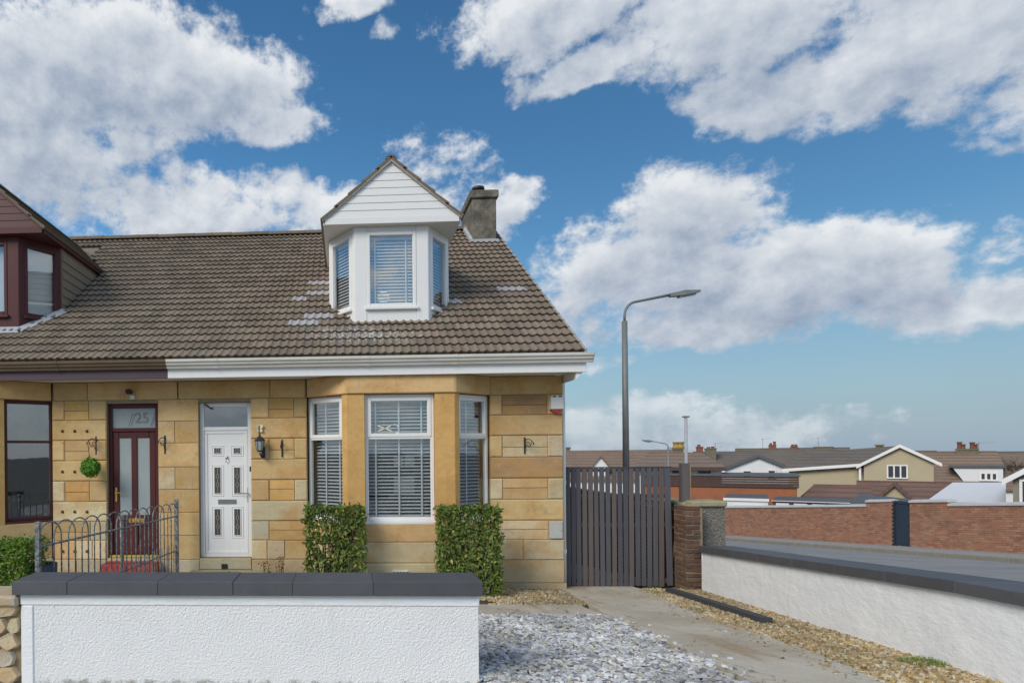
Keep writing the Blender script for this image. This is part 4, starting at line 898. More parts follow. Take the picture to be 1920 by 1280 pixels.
# ================================================================= THINGS ON AND BEFORE THE HOUSE
# wall lantern
lc=P(487,835,YW-.14); o=empty('wall_lantern',(lc.x,YW-.03,lc.z-.2),'black wall lantern with glass beside the white door','lantern')
m=MB(); m.box(lc.x+.01,lc.x+.07,YW-.035,YW-.012,lc.z-.20,lc.z-.02,.008); m.tube([(lc.x+.04,YW-.03,lc.z-.16),(lc.x+.03,YW-.10,lc.z-.19),(lc.x,YW-.14,lc.z-.12)],.014,7); build(m,'bracket','black_iron',o)
m=MB(); m.lathe([(.03,-.10),(.045,-.085),(.05,-.075)],(lc.x,YW-.14,lc.z),6); m.lathe([(.085,.075),(.09,.085),(.045,.135),(.02,.15),(.012,.19),(.004,.21)],(lc.x,YW-.14,lc.z),6)
for k in range(6):
    a=2*math.pi*k/6; m.tube([(lc.x+.05*math.cos(a),YW-.14+.05*math.sin(a),lc.z-.08),(lc.x+.078*math.cos(a),YW-.14+.078*math.sin(a),lc.z+.08)],.005,4)
build(m,'cage','black_iron',o); build(MB().lathe([(.044,-.074),(.072,.074)],(lc.x,YW-.14,lc.z),6),'lantern_glass','frosted',o)
# butterfly ornament
bcen=P(486,804,YW-.03); m=MB()
def wing(sx,dz,w,h,ang):
    pts=[]
    for k in range(9):
        t=2*math.pi*k/9; x=w*(1+math.cos(t))*.5; z=h*math.sin(t)*.5*(1-.25*math.cos(t)); pts.append((sx*(x*math.cos(ang)-z*math.sin(ang)),dz+x*math.sin(ang)+z*math.cos(ang)))
    m.extr([(bcen.x+a,bcen.y+abs(a)*-.35,bcen.z+b) for a,b in pts],[(bcen.x+a,bcen.y+.005+abs(a)*-.35,bcen.z+b) for a,b in pts])
for s in (-1,1): wing(s,.02,.075,.065,.55); wing(s,-.01,.062,.055,-.5)
o=empty('butterfly_ornament',bcen,'cream and gold butterfly ornament fixed above the black lantern','ornament'); build(m,'wings','butterfly',o); build(MB().tube([(bcen.x,bcen.y-.005,bcen.z-.045),(bcen.x,bcen.y-.008,bcen.z+.05)],[.006,.009],6),'body','black_iron',o); build(MB().box(bcen.x-.01,bcen.x+.01,bcen.y,YW,bcen.z-.01,bcen.z+.01),'fixing','black_iron',o)
# plant brackets
def bracket(px,py,h,label,reach,sx,group=None):
    p=P(px,py,YW-.01); o=empty('plant_bracket',(p.x,YW-.01,p.z-h/2),label,'bracket',group)
    m=MB().box(p.x-.012,p.x+.012,YW-.014,YW+.002,p.z-h/2,p.z+h/2,.003); build(m,'wall_bar','black_iron',o)
    m=MB(); yy=YW-.012; e=reach
    path=[]
    for t in np.linspace(0,1,12): path.append((p.x+sx*e*.35*t,yy-e*t,p.z+h*.30+.03*math.sin(t*math.pi)-(.04*t*t)))
    m.tube(path,.007,6); m.tube([path[-1],(path[-1][0],path[-1][1]-.02,path[-1][2]-.03),(path[-1][0],path[-1][1]-.035,path[-1][2]+.0)],.006,5)
    m.tube([(p.x+sx*e*.28*t,yy-e*.8*t,p.z-h*.32+h*.55*t+.04*math.sin(t*6)) for t in np.linspace(0,1,10)],.006,5)
    sp=[(p.x+sx*e*.12+ .035*math.cos(t)*(1-t/9),yy-e*.25,p.z+.02+.05*math.sin(t)*(1-t/9)) for t in np.linspace(0,8,18)]; m.tube(sp,.005,5); build(m,'scroll_arm','black_iron',o); return path[-1]
bracket(529,840,.28,'plain black bracket on the stone between lantern and bay window',.20,0)
bracket(984,835,.26,'black scrolled bracket on stone below the alarm box',.22,.9)
e1=bracket(180,835,.30,'black scrolled bracket holding the green topiary ball',.24,-.5)
bracket(309,833,.30,'black scrolled bracket on stone between the two doors',.24,-.35)
# alarm box
c=P(1043,757,YW-.03); m=MB(); hw_=.105
pts=[(-.08,.14),(.08,.14),(.10,.11),(.105,-.085),(-.105,-.085),(-.10,.11)]
o=empty('alarm_box',(c.x,YW-.01,c.z-.16),'cream burglar alarm box with red base high on house corner','alarm')
m.extr([(c.x+a*.92,YW-.08,c.z+b*.95) for a,b in pts],[(c.x+a,YW-.005,c.z+b) for a,b in pts]); build(m,'cover','alarm_white',o)
pr=[(-.104,-.087),(.104,-.087),(.085,-.115),(.03,-.15),(-.03,-.15),(-.085,-.115)]
build(MB().extr([(c.x+a*.9,YW-.075,c.z+b*.97-.002) for a,b in pr][::-1],[(c.x+a,YW-.005,c.z+b) for a,b in pr][::-1]),'strobe','alarm_red',o)
for s in (-1,1): build(MB().box(c.x+s*.045-.025,c.x+s*.045+.025,YW-.09,YW-.07,c.z+.105,c.z+.125,.003),'louvre','dark_plastic',o)
# meter box
a,b=P(1029,976,YW),P(1057,1010,YW); o=empty('meter_box',((a.x+b.x)/2,YW,b.z),'flat grey meter box cover low on the house corner','box'); build(MB().box(a.x+.01,b.x-.02,YW-.022,YW+.01,b.z+.01,a.z-.01,.006),'cover','meter_grey',o); build(MB().box(b.x-.06,b.x-.04,YW-.03,YW-.022,(a.z+b.z)/2-.02,(a.z+b.z)/2+.02,.003),'latch','meter_grey',o)
# air vent in bay foot, vent under the door
def vent(px,py,y,w,h,label,matn,dark):
    p=P(px,py,y); o=empty('air_vent',p,label,'vent'); build(MB().box(p.x-w/2,p.x+w/2,y-.012,y+.02,p.z-h/2,p.z+h/2,.004),'plate',matn,o)
    for k in range(5): build(MB().box(p.x-w/2+w*(k+.5)/5-w*.06,p.x-w/2+w*(k+.5)/5+w*.06,y-.016,y-.0125,p.z-h*.28,p.z+h*.28),'slot',dark,o)
vent(751,1074,9.755,.24,.09,'cream slotted air vent at the foot of the bay','alarm_white','dark_plastic')
vent(421,1061,YW-.035,.10,.08,'small dark air vent in the stone under white door','dark_plastic','black_iron')
# steps at the two doors
def step(x0,x1,y0,y1,z0,z1,matn,label):
    o=empty('door_step',((x0+x1)/2,(y0+y1)/2,z0),label,'step'); build(MB().box(x0,(x0+x1)/2-.004,y0,y1,z0,z1,.012),'step_stone',matn,o); build(MB().box((x0+x1)/2+.004,x1,y0,y1,z0,z1,.012),'step_stone',matn,o)
step(P(348,1072,9.9).x,P(500,1072,9.9).x,9.55,YW-.036,-.62,-.17,'cope_stone','worn stone step in front of the white door')
a,b=P(196,1046,10.1).x,P(296,1046,10.1).x
step(a,b,9.88,YW-.035,-.62,-.02,'red_paint','red painted step in front of maroon door'); step(a-.25,b+.1,9.4,9.875,-.62,-.22,'cope_stone','pale stone lower step before the red painted step')
# flood light above maroon door
c=P(243,735,YW-.08); o=empty('flood_light',(c.x,YW,c.z-.1),'small dark security light with white sensor above maroon door','light'); m=MB(); m.lathe([(.03,-.03),(.055,-.01),(.06,.03),(.03,.05)],(c.x-.01,YW-.09,c.z),12); m.box(c.x-.02,c.x+.02,YW-.05,YW-.001,c.z-.02,c.z+.02,.004); build(m,'lamp_head','black_iron',o,smooth=False); build(MB().box(c.x-.005,c.x+.065,YW-.06,YW-.001,c.z-.115,c.z-.045,.008),'sensor','alarm_white',o)
# dark wall plugs of the maroon house
for yy in (808,884,959,1033):
    for xx in (117,140,163):
        if yy==884 and xx==163: continue
        p=P(xx,yy,YW-.01); m=MB(); m.lathe([(.024,0),(.026,.01),(.015,.022)],(0,0,0),8)
        mm=MB(); mm.add([(p.x+a,YW-.004-c_,p.z+b_) for a,b_,c_ in m.v],[q for q in m.f]); build(mm,'wall_plug','bark',None,label='small dark round plug in the stone beside maroon door',cat='wall plug',group='plugs in the stone beside the maroon door')
# ---- leaves
def leaves(name,pts,dirs,size,material,parent,origin,asp=.5):
    n=len(pts); d=dirs/np.linalg.norm(dirs,axis=1,keepdims=True); up_=RNG.normal(0,1,(n,3)); s=np.cross(d,up_); s/=np.linalg.norm(s,axis=1,keepdims=True); t=np.cross(s,d)
    L=size*RNG.uniform(.5,1.5,n)[:,None]; Wd=L*asp
    a=pts; b=pts+s*L; m1=pts+s*L*.5+t*Wd*.5+d*L*.10; m2=pts+s*L*.5-t*Wd*.5+d*L*.10; mid=pts+s*L*.5-d*L*.02
    V=np.stack([a,m1,b,m2,mid],1).reshape(-1,3); tri=np.array([(0,4,1),(1,4,2),(2,4,3),(3,4,0)]); Fc=(tri[None]+(np.arange(n)*5)[:,None,None]).reshape(-1,3)
    return np_mesh(name,V,Fc,material,parent,origin,kind='stuff')
def hedge(x0,x1,y0,y1,z0,z1,n,size,matn,label,cat,stems,thin=0.0,name='hedge'):
    o=empty(name,((x0+x1)/2,(y0+y1)/2,z0),label,cat); pts=[];dr=[]
    while len(pts)<n:
        p=np.array([RNG.uniform(x0,x1),RNG.uniform(y0,y1),RNG.uniform(z0,z1)])
        f=RNG.random(); nrm=None
        k=RNG.integers(0,7)
        dep=abs(RNG.normal(0,.045))-(.05*RNG.random()**3 if RNG.random()<.25 else 0)
        if k<3: p[1]=y0+dep; nrm=(0,-1,.3)
        elif k==3: p[0]=x0+dep; nrm=(-1,-.2,.3)
        elif k==4: p[0]=x1-dep; nrm=(1,-.2,.3)
        elif k==5: p[2]=z1-dep; nrm=(0,-.2,1)
        else: nrm=(0,-.5,.6)
        hrel=(p[2]-z0)/(z1-z0)
        g_=mnoise.noise(Vector((p[0]*5,p[1]*5,p[2]*5)))
        if RNG.random()< thin*(1.15-hrel)*(1.0 if g_>-.05 else .25)+ (.55 if g_>.32 else 0)*thin*1.2: continue
        if hrel<.10 and RNG.random()<.6: continue
        bul=.03*mnoise.noise(Vector((p[0]*4,p[2]*4,3.0))); p[1]-=bul; p[2]+=.03*mnoise.noise(Vector((p[0]*7,1.0,p[1]*7)))*hrel; p[0]+=.02*mnoise.noise(Vector((p[2]*7,5.0,p[1]*7)))
        pts.append(p); dr.append(np.array(nrm)+RNG.normal(0,.55,3))
    leaves('foliage',np.array(pts),np.array(dr),size,matn,o,tuple(wor(o)))
    m=MB()
    for k in range(stems):
        bx_=RNG.uniform(x0+.15*(x1-x0),x1-.15*(x1-x0)); by=RNG.uniform(y0+.1,y1-.05); q=[(bx_,by,z0-.03)]; ax=RNG.normal(0,.12); 
        for j in range(1,6): q.append((min(x1-.03,max(x0+.03,bx_+ax*j*.35+RNG.normal(0,.02))),min(y1,max(y0+.03,by+RNG.normal(0,.03))),z0+(z1-z0)*.19*j))
        m.tube(q,[.014,.012,.010,.008,.006,.004],5)
        for j in (2,3,4):
            s=Vector(q[j]); d=Vector((RNG.normal(0,.12),RNG.normal(0,.05),RNG.uniform(.1,.22))); e=s+d; e.x=min(x1,max(x0,e.x)); m.tube([s,(s+e)/2+Vector((.01,0,.01)),e],[.006,.005,.003],4)
    build(m,'stems','bark',o,kind='stuff'); return o
hy0,hy1=9.32,9.72
hedge(P(573,960,hy0).x,P(682,960,hy0).x,hy0,hy1,gz(0,9.5),P(620,952,hy0).z,2900,.066,'leaf','clipped green hedge with bare brown stems showing, beside the lantern wall','hedge',34,.75)
hedge(P(824,960,hy0).x,P(940,960,hy0).x,hy0,hy1,gz(0,9.5)+.0,P(880,953,hy0).z,4300,.064,'leaf','dense clipped green hedge between bay window and house corner','hedge',20,.18)
c=P(0,1060,5.5); hedge(-3.9,P(46,1060,6.2).x,6.2,6.75,gz(0,6.2),P(20,1020,6.2).z,12000,.036,'privet','low bright green privet hedge behind the rubble stone wall','hedge',8,0.0)
# topiary ball
tc_=P(170,876,YW-.26); o=empty('topiary_ball',(tc_.x,tc_.y,tc_.z-.155),'bright green leafy topiary ball hanging beside maroon door','topiary')
n=1500; d=RNG.normal(0,1,(n,3)); d/=np.linalg.norm(d,axis=1,keepdims=True); pts=np.array(tc_)+d*(.135+RNG.normal(0,.012,n))[:,None]; leaves('foliage',pts,d+RNG.normal(0,.4,(n,3)),.038,'topiary_leaf',o,tuple(wor(o)),.6)
build(MB().lathe([(.01,-.12),(.07,-.10),(.115,-.05),(.125,0),(.115,.05),(.07,.10),(.01,.12)],tuple(tc_),12),'core','topiary_leaf',o); m=MB(); m.tube([tuple(tc_+Vector((0,0,.10))),(e1[0],e1[1],e1[2]-.02)],.004,5); build(m,'hanger','black_iron',o)
# dead weeds at the wall foot
for (px,py,h) in ((498,1072,.22),(524,1062,.28),(575,1070,.2)):
    b=P(px,py,9.98); b.z=gz(b.x,9.98)+.0; o=empty('dead_weed',b,{498:'small dry weed at wall foot near white door',524:'taller brown withered weed at foot of stone wall',575:'dry weed stalk beside the thin hedge'}[px],'weed'); m=MB()
    top=P(px,py-14,9.98).z
    for k in range(5):
        e=Vector((b.x+RNG.normal(0,.05),9.98+RNG.normal(0,.03),top+RNG.uniform(-.08,.06))); m.tube([b,(b+e)/2+Vector((RNG.normal(0,.02),0,0)),e],[.005,.004,.003],4)
    build(m,'stalks','bark',o); n=70; pts=np.stack([RNG.normal(b.x,.045,n),RNG.normal(9.97,.03,n),RNG.uniform((b.z+top)/2,top+.05,n)],1); leaves('withered_leaves',pts,RNG.normal(0,1,(n,3)),.04,'dead_leaf',o,tuple(wor(o)))
# grass tufts
def tuft(x,y,r,n,label,h=.07):
    o=empty('grass_tuft',(x,y,gz(x,y)),label,'grass'); a=RNG.uniform(0,6.28,n); rr=r*np.sqrt(RNG.random(n)); bx=x+rr*np.cos(a)*1.3; by=y+rr*np.sin(a)*.7; V=[];Fc=[]
    for i in range(n):
        z=gz(bx[i],by[i])+.005; t=RNG.uniform(0,6.28); wd=.004; hh=h*RNG.uniform(.4,1); lx,ly=RNG.normal(0,.02,2); V+=[(bx[i]-wd*math.cos(t),by[i]-wd*math.sin(t),z),(bx[i]+wd*math.cos(t),by[i]+wd*math.sin(t),z),(bx[i]+lx,by[i]+ly,z+hh)]; Fc.append((3*i,3*i+1,3*i+2))
    np_mesh('blades',np.array(V),np.array(Fc),'grass',o,tuple(wor(o)),kind='stuff')
p=G(1750,1248); tuft(p.x,p.y,.20,900,'small patch of green grass in gravel below the white wall')
p=G(1050,1131); tuft(p.x,p.y,.12,160,'small green weed tuft at the edge of corner gravel',.05); p=G(1025,1272); tuft(p.x,p.y,.06,70,'single green weed sprouting among the slate chippings',.04)
p=G(1230,1106); tuft(p.x,p.y+.12,.10,120,'grass tuft at the foot of the slatted gate',.06)
# ---- front wall
def disp_panel(mb,x0,x1,z0,z1,y,step,amp,seed,T=None,scale=26):
    nx=max(2,int((x1-x0)/step)); nz=max(2,int((z1-z0)/step)); v=[]
    for j in range(nz+1):
        for i in range(nx+1):
            x=x0+(x1-x0)*i/nx; z=z0+(z1-z0)*j/nz
            d=mnoise.noise(Vector((x*scale*.8,z*scale*.9,seed)))*.5+mnoise.noise(Vector((x*scale*1.9,z*scale*1.9,seed+4)))*.6
            if i in (0,nx) or j in (0,nz): d=0
            v.append((x,y-amp*d,z))
    if T: v=[T(*p) for p in v]
    mb.add(v,[(j*(nx+1)+i,j*(nx+1)+i+1,(j+1)*(nx+1)+i+1,(j+1)*(nx+1)+i) for j in range(nz) for i in range(nx)])
fxl,fxr=G(38,1274).x,G(897,1278).x; FYW=4.75; ftop=P(400,1113,FYW).z; ctop=P(400,1090,FYW-.05).z
o=empty('front_garden_wall',((fxl+fxr)/2,4.9,-.1),'low white roughcast garden wall with dark grey coping before the house','wall')
m=MB(); m.box(fxl,fxr,FYW+.006,FYW+.28,-.3,ftop-.001,.008); disp_panel(m,fxl+.10,fxr-.004,-.05,ftop-.085,FYW+.002,.0058,.0058,3.0,None,66); build(m,'roughcast','white_roughcast',o)
m=MB(); m.box(fxl-.004,fxr+.004,FYW-.008,FYW+.285,ftop-.085,ftop-.0015,.006); m.box(fxl-.004,fxl+.10,FYW-.006,FYW+.285,-.1,ftop-.086,.012); build(m,'smooth_band','white_paint',o)
js=[fxl-.045]+[P(x,1095,FYW-.05).x for x in (126,296,437,549,700)]+[fxr+.02]
for a,b in zip(js[:-1],js[1:]): build(MB().box(a+.0007,b-.0007,FYW-.055+random.uniform(-.002,.002),FYW+.335,ftop,ctop+random.uniform(-.0015,.0015),.004),'coping_slab','coping_paint',o)
# rubble wall at far left
o=empty('rubble_stone_wall',(fxl-.5,4.9,-.05),'cream painted rubble stone wall with weathered cope beside the white wall','wall'); build(MB().box(fxl-1.6,fxl-.012,FYW+.03,FYW+.33,-.2,ftop-.10),'core','mortar',o)
for r in range(5):
    z=-.03+r*.125; x=fxl-1.6+random.uniform(0,.1)
    while x<fxl-.03:
        wv_=random.uniform(.14,.26); xe=min(x+wv_,fxl-.014); n=7; cxm,czm=(x+xe)/2,z+.0625
        pts=[]
        for k in range(n):
            t=2*math.pi*k/n+random.uniform(-.25,.25); pts.append((cxm+(xe-x)*.56*math.cos(t)*random.uniform(.86,1.05),czm+.072*math.sin(t)*random.uniform(.9,1.1)))
        pts=[(min(p[0],fxl-.014),max(-.05,p[1])) for p in pts]
        if xe-x>.05: build(MB().extr([(cxm+(a-cxm)*.86,FYW-.012+random.uniform(-.006,.006),czm+(b_-czm)*.86) for a,b_ in pts],[(a,FYW+.04,b_) for a,b_ in pts]),'rubble_stone','stone',o,color=jit((.62,.56,.42),.12))
        x=xe+.004
x=fxl-1.6
while x<fxl-.02:
    xe=min(x+.55,fxl-.012); build(MB().box(x+.003,xe-.003,FYW-.04,FYW+.36,ftop-.099,ftop-.012,.02),'cope_stone','stone',o,color=jit((.52,.47,.37),.1)); x=xe
# ---- white boundary wall on the right
wl=[(WLX(y),y) for y in (4.15,10.12)]; u=(Vector((*wl[1],0))-Vector((*wl[0],0))); Lw=u.length; u.normalize(); nn=Vector((u.y,-u.x,0)); 
o=empty('boundary_wall',(wl[0][0]+.3,7.1,gz(5,7.1)),'long white painted garden wall with dark coping between gravel and road','wall')
hW=.615
def TW_(a,d,z): # a along from near to far, d thickness to the road side, z above ground
    p=Vector((*wl[0],0))+u*a+nn*d; return (p.x,p.y,gz(4.9,p.y)+z)
m=MB(); nx=int(Lw/.03); nz=22; v=[]
for j in range(nz+1):
    for i in range(nx+1):
        a=Lw*i/nx; z=-.06+(hW+.06)*j/nz; d=mnoise.noise(Vector((a*3.2,z*5,9)))*.6+mnoise.noise(Vector((a*9,z*13,2)))*.35; v.append(TW_(a,-.009*d-(0.02*(1-j/nz)),z))
m.add(v,[(j*(nx+1)+i,(j+1)*(nx+1)+i,(j+1)*(nx+1)+i+1,j*(nx+1)+i+1) for j in range(nz) for i in range(nx)])
m.extr([TW_(0,.04,-.2),TW_(0,.27,-.2),TW_(0,.27,hW),TW_(0,.04,hW)],[TW_(Lw,.04,-.2),TW_(Lw,.27,-.2),TW_(Lw,.27,hW),TW_(Lw,.04,hW)])
m.extr([TW_(Lw,-.01,-.2),TW_(Lw,.27,-.2),TW_(Lw,.27,hW),TW_(Lw,-.01,hW)],[TW_(Lw+.02,-.01,-.2),TW_(Lw+.02,.27,-.2),TW_(Lw+.02,.27,hW),TW_(Lw+.02,-.01,hW)])
build(m,'wall_body','white_paint',o)
cs=[.42,1.05,1.85,2.6,3.4,4.2,5.0,Lw+.03]
for a,b in zip(cs[:-1],cs[1:]): build(MB().box(a+.0007,b-.0007,-.05,.40,hW+.001,hW+.095+random.uniform(-.002,.002),.004,TW_),'coping_slab','coping_paint',o)
build(MB().box(-.03,.41,-.055,.36,hW+.001,hW+.135,.012,TW_),'pier_cap','coping_paint',o)
# dark timber sleeper on the gravel
a,b=G(1256,1112),G(1438,1172); du=(b-a); ds=Vector((du.y,-du.x,0)).normalized()*.06; zu=Vector((0,0,.085))
o=empty('timber_sleeper',((a+b)/2),'long dark grey timber lying on the golden gravel','timber')
lo=[a-ds,a+ds,a+ds+zu,a-ds+zu]; hi=[b-ds,b+ds,b+ds+zu,b-ds+zu]; m=MB(); m.extr([tuple(p) for p in lo],[tuple(p) for p in hi]); build(m,'beam','fence_wood',o,color=(.062,.064,.072))
# ---- slatted gate
GYY=10.62; o=empty('timber_gate',(4.4,GYY,gz(4.4,GYY)),'tall dark slatted timber gate closing the drive beside the house','gate')
gt_=P(1160,877,GYY).z
sb=[(70,95),(98,125),(131,158),(167,194),(203,230),(240,264),(273,300),(308,334),(344,370),(380,406),(413,440),(447,474),(485,512),(520,546),(555,582),(590,618),(625,654)]
gc=[(.088,.087,.098),(.105,.104,.116),(.115,.100,.098),(.092,.093,.108),(.120,.100,.092),(.082,.082,.094)]
for i,(a,b) in enumerate(sb):
    x0,x1=P(1040+.3125*a,980,GYY).x,P(1040+.3125*b,980,GYY).x; zb=P(1100,740+.3125*1146,GYY).z+random.uniform(-.01,.01)
    m=MB().box(-(x1-x0)/2,(x1-x0)/2,-.011,.011,0,gt_-zb,.003); ob=build(m,'slat','fence_wood',o,color=jit(random.choice(gc),.12),origin=(0,0,0)); ob.location=Vector(((x0+x1)/2,GYY,zb))-wor(o); ob.rotation_euler=(0,random.uniform(-.004,.004),0)
x0,x1=P(1244,980,GYY).x,P(1259,980,GYY).x; zb=P(1250,1097,GYY).z
m=MB().box(-.045,.045,-.011,.011,0,gt_-zb,.003); ob=build(m,'slat','fence_wood',o,color=(.10,.10,.116),origin=(0,0,0)); ob.location=Vector((x1-.03,GYY,zb))-wor(o); ob.rotation_euler=(0,-.018,0)
xl,xr=P(1062,980,GYY).x,P(1252,980,GYY).x
for y_,hh in ((881,.05),(930,.06),(984,.07),(1088,.07)):
    z=P(1150,y_,GYY).z; build(MB().box(xl+.01,xr,GYY+.012,GYY+.052,z-hh/2,z+hh/2,.004),'rail','fence_wood',o,color=jit((.09,.086,.088),.1))
build(MB().box(xl+.005,xr+.07,GYY-.016,GYY+.05,gt_+.001,gt_+.02,.003),'top_cap','fence_wood',o,color=(.06,.062,.068))
for px in (1076,1171):
    x=P(px,1100,GYY).x; build(MB().box(x-.03,x+.03,GYY+.015,GYY+.075,gz(x,GYY)-.03,P(px,1095,GYY).z+.12,.004),'foot','raw_timber',o)
build(MB().box(xl+.02,xr,GYY+.055,GYY+.075,gz(4,GYY)-.0,P(1100,1100,GYY).z+.02),'gap_shade_strip','fence_wood',o,color=(.03,.03,.032))  # near-black strip painted as the darkness of the gap under the gate
# gate post with loose struts
x=P(1284,900,10.75).x; o=empty('gate_post',(x,10.75,.0),'dark timber gate post standing on the brick pier','post'); build(MB().box(x-.062,x+.055,10.70,10.82,-.05,P(1284,868,10.75).z,.006),'post','fence_wood',o,color=(.125,.112,.112)); build(MB().box(x+.056,x+.075,10.70,10.82,.83,P(1284,872,10.75).z,.003),'batten','raw_timber',o)
m=MB(); m.tube([tuple(P(1275,965,10.70)),tuple(P(1258,1060,10.68))],.016,4); m.tube([tuple(P(1256,988,10.69)),tuple(P(1284,986,10.69))],.014,4); m.tube([tuple(P(1262,1072,10.69)),tuple(P(1284,1070,10.69))],.014,4); build(m,'strut','raw_timber',o)
# ---- dark brick garden wall behind the gate with its pier, roughcast pillar
BX=5.50; o=empty('brick_garden_wall',(BX+.12,12,gz(5.5,12)),'old dark brick garden wall with pier and pale cope beside the gate','wall')
build(MB().box(BX+.012,BX+.22,10.62,19,gz(5.5,19)-.3,.80).box(P(1286,1000,10.25).x+.012,P(1318,1000,10.25).x,10.262,10.62,-.62,.80),'wall_core','pier_mortar',o)
bl,bh,bd=.215,.065,.10
bm=MB().box(-bl/2,bl/2,0,bd,0,.059,.006); BRD=mesh_of(bm,'brick','brick_dark'); bm=MB().box(-.10/2,.10/2,0,bd,0,.059,.006); BRH=mesh_of(bm,'brick','brick_dark')
px0,px1=P(1286,1000,10.25).x,P(1314,1000,10.25).x; nrow=17; z=-.50
for r in range(19):
    zz=z+r*.0745
    if zz>.80: break
    wid=px1-px0+(.06 if r<8 else 0)
    if r%2: items=[(px0+.052,BRH),(px0+.052+.167,BRD)] if wid>.25 else [(px0+wid/2,BRD)]
    else: items=[(px0+.1075,BRD),(px0+.1075+.165,BRH)] if wid>.25 else [(px0+.052,BRH),(px0+.165,BRH)]
    for yy_,me in (((10.305,BRH),(10.475,BRD)) if r%2==0 else ((10.36,BRD),(10.53,BRH))): inst(me,'brick',o,(px0+random.uniform(-.009,.006)-.001,yy_+.012,zz),rotz=-math.pi/2)
    for x_,me in items: inst(me,'brick',o,(x_+random.uniform(-.006,.006),10.25+random.uniform(-.014,.008),zz+random.uniform(-.004,.002)),rot=(random.uniform(-.03,.03),random.uniform(-.025,.025),random.uniform(-.04,.04)))
cnt=0
for r in range(22):
    for k in range(12):
        y=10.74+k*.225+(.1125 if r%2 else 0); zz=-.72+r*.075
        if zz>.76 or zz<gz(5.5,y)-.08 or cnt>220: continue
        inst(BRD,'brick',o,(BX+random.uniform(-.004,.004),y,zz),rotz=-math.pi/2); cnt+=1
for k in range(4): build(MB().box(BX-.04,BX+.30,10.66+k*.62,10.66+k*.62+.60,.801,.86,.015),'cope_stone','cope_stone',o)
build(MB().box(px0+.02,px1+.02,10.30,10.655,.801,.825,.012),'pier_cope','cope_stone',o)
rx0,rx1=P(1314,960,10.5).x,P(1361,960,10.5).x
o=empty('roughcast_pillar',((rx0+rx1)/2,10.6,-.6),'grey pebbledashed pillar with pale stone cope at end of white wall','pillar'); m=MB(); m.box(rx0,rx1,10.512,10.90,-.62,P(1340,950,10.5).z,.01); disp_panel(m,rx0+.004,rx1-.004,-.5,P(1340,950,10.5).z-.01,10.505,.014,.016,11.0,scale=34); build(m,'body','pebbledash',o)
build(MB().box(rx0-.14,rx1+.01,10.46,10.93,P(1340,950,10.5).z+.001,P(1340,940,10.5).z+.01,.02),'cope','cope_stone',o)
# ---- railings on the party line
ra,rb=P(71,975,6.2),P(333,940,10.05); ra=Vector((ra.x,6.2,0)); rb=Vector((rb.x,10.05,0))
o=empty('hooped_railing',((ra+rb)/2+Vector((0,0,gz(0,8)))),'worn grey metal bow-top railing between the two front gardens','railing')
def RP(t,z): p=ra.lerp(rb,t); return Vector((p.x,p.y,z))
def ztop(t): return 1.03-.09*t
zrail=lambda t: .80-.07*t
zlow=lambda t: .24-.05*t
m=MB(); m.tube([RP(t,zrail(t)) for t in (0,.5,1)],.012,6); build(m,'rail','worn_metal',o); m=MB(); m.tube([RP(t,zlow(t)) for t in (0,.5,1)],.012,6); build(m,'rail','worn_metal',o)
for t,rr,ht in ((0,.024,1.05),(.985,.03,1.0)): 
    p=RP(t,0); build(MB().box(p.x-rr,p.x+rr,p.y-rr,p.y+rr,gz(0,p.y)-.02,ht,.004),'post','worn_metal',o)
p=RP(.5,0); build(MB().lathe([(.026,0),(.026,1.06),(.02,1.065),(.03,1.085),(.042,1.11),(.030,1.145),(.006,1.155)],(p.x-.03,p.y,gz(0,p.y)-.02+.10),10),'post','worn_metal',o,smooth=True)
NH=13; pitch=1/ (NH+.5)
for i in range(NH):
    t0=i*pitch; t1=t0+pitch*1.5; t1=min(t1,.985); tm=(t0+t1)/2; hw_=(t1-t0)/2; zt=ztop(tm); path=[RP(t0,gz(0,RP(t0,0).y)-.02),RP(t0,zt-.16)]
    for k in range(1,10):
        th=math.pi*k/10; path.append(RP(tm-hw_*math.cos(th),zt-.16+.16*math.sin(th)))
    path+=[RP(t1,zt-.16),RP(t1,gz(0,RP(t1,0).y)-.02)]
    m=MB(); m.tube(path,.0085,6); build(m,'hoop','worn_metal',o,smooth=True)
for i in range(int(NH*3.2)):
    t=(i+.5)/(NH*3.2); q=RP(t,0); m=MB(); m.tube([(q.x,q.y,gz(0,q.y)-.02),(q.x,q.y,zlow(t)+.09),(q.x,q.y,zlow(t)+.13)],[.006,.006,.001],5); build(m,'dog_bar','worn_metal',o)
# flower pot
c=P(76,1085,6.0); c=Vector((P(76,1065,6.6).x,6.6,gz(0,6.6))); hp=P(76,1056,6.6).z-c.z
o=empty('flower_pot',c,'dark blue grey plant pot behind the coping beside railing','pot'); build(MB().lathe([(.10,0),(.14,hp*.75),(.13,hp*.80),(.165,hp*.84),(.17,hp),(.15,hp),(.14,hp*.9),(.02,hp*.88)],tuple(c),20),'pot','pot_blue',o,smooth=True); build(MB().lathe([(.001,0),(.138,0),(.138,.01)],(c.x,c.y,c.z+hp*.9),16),'compost','soil',o)
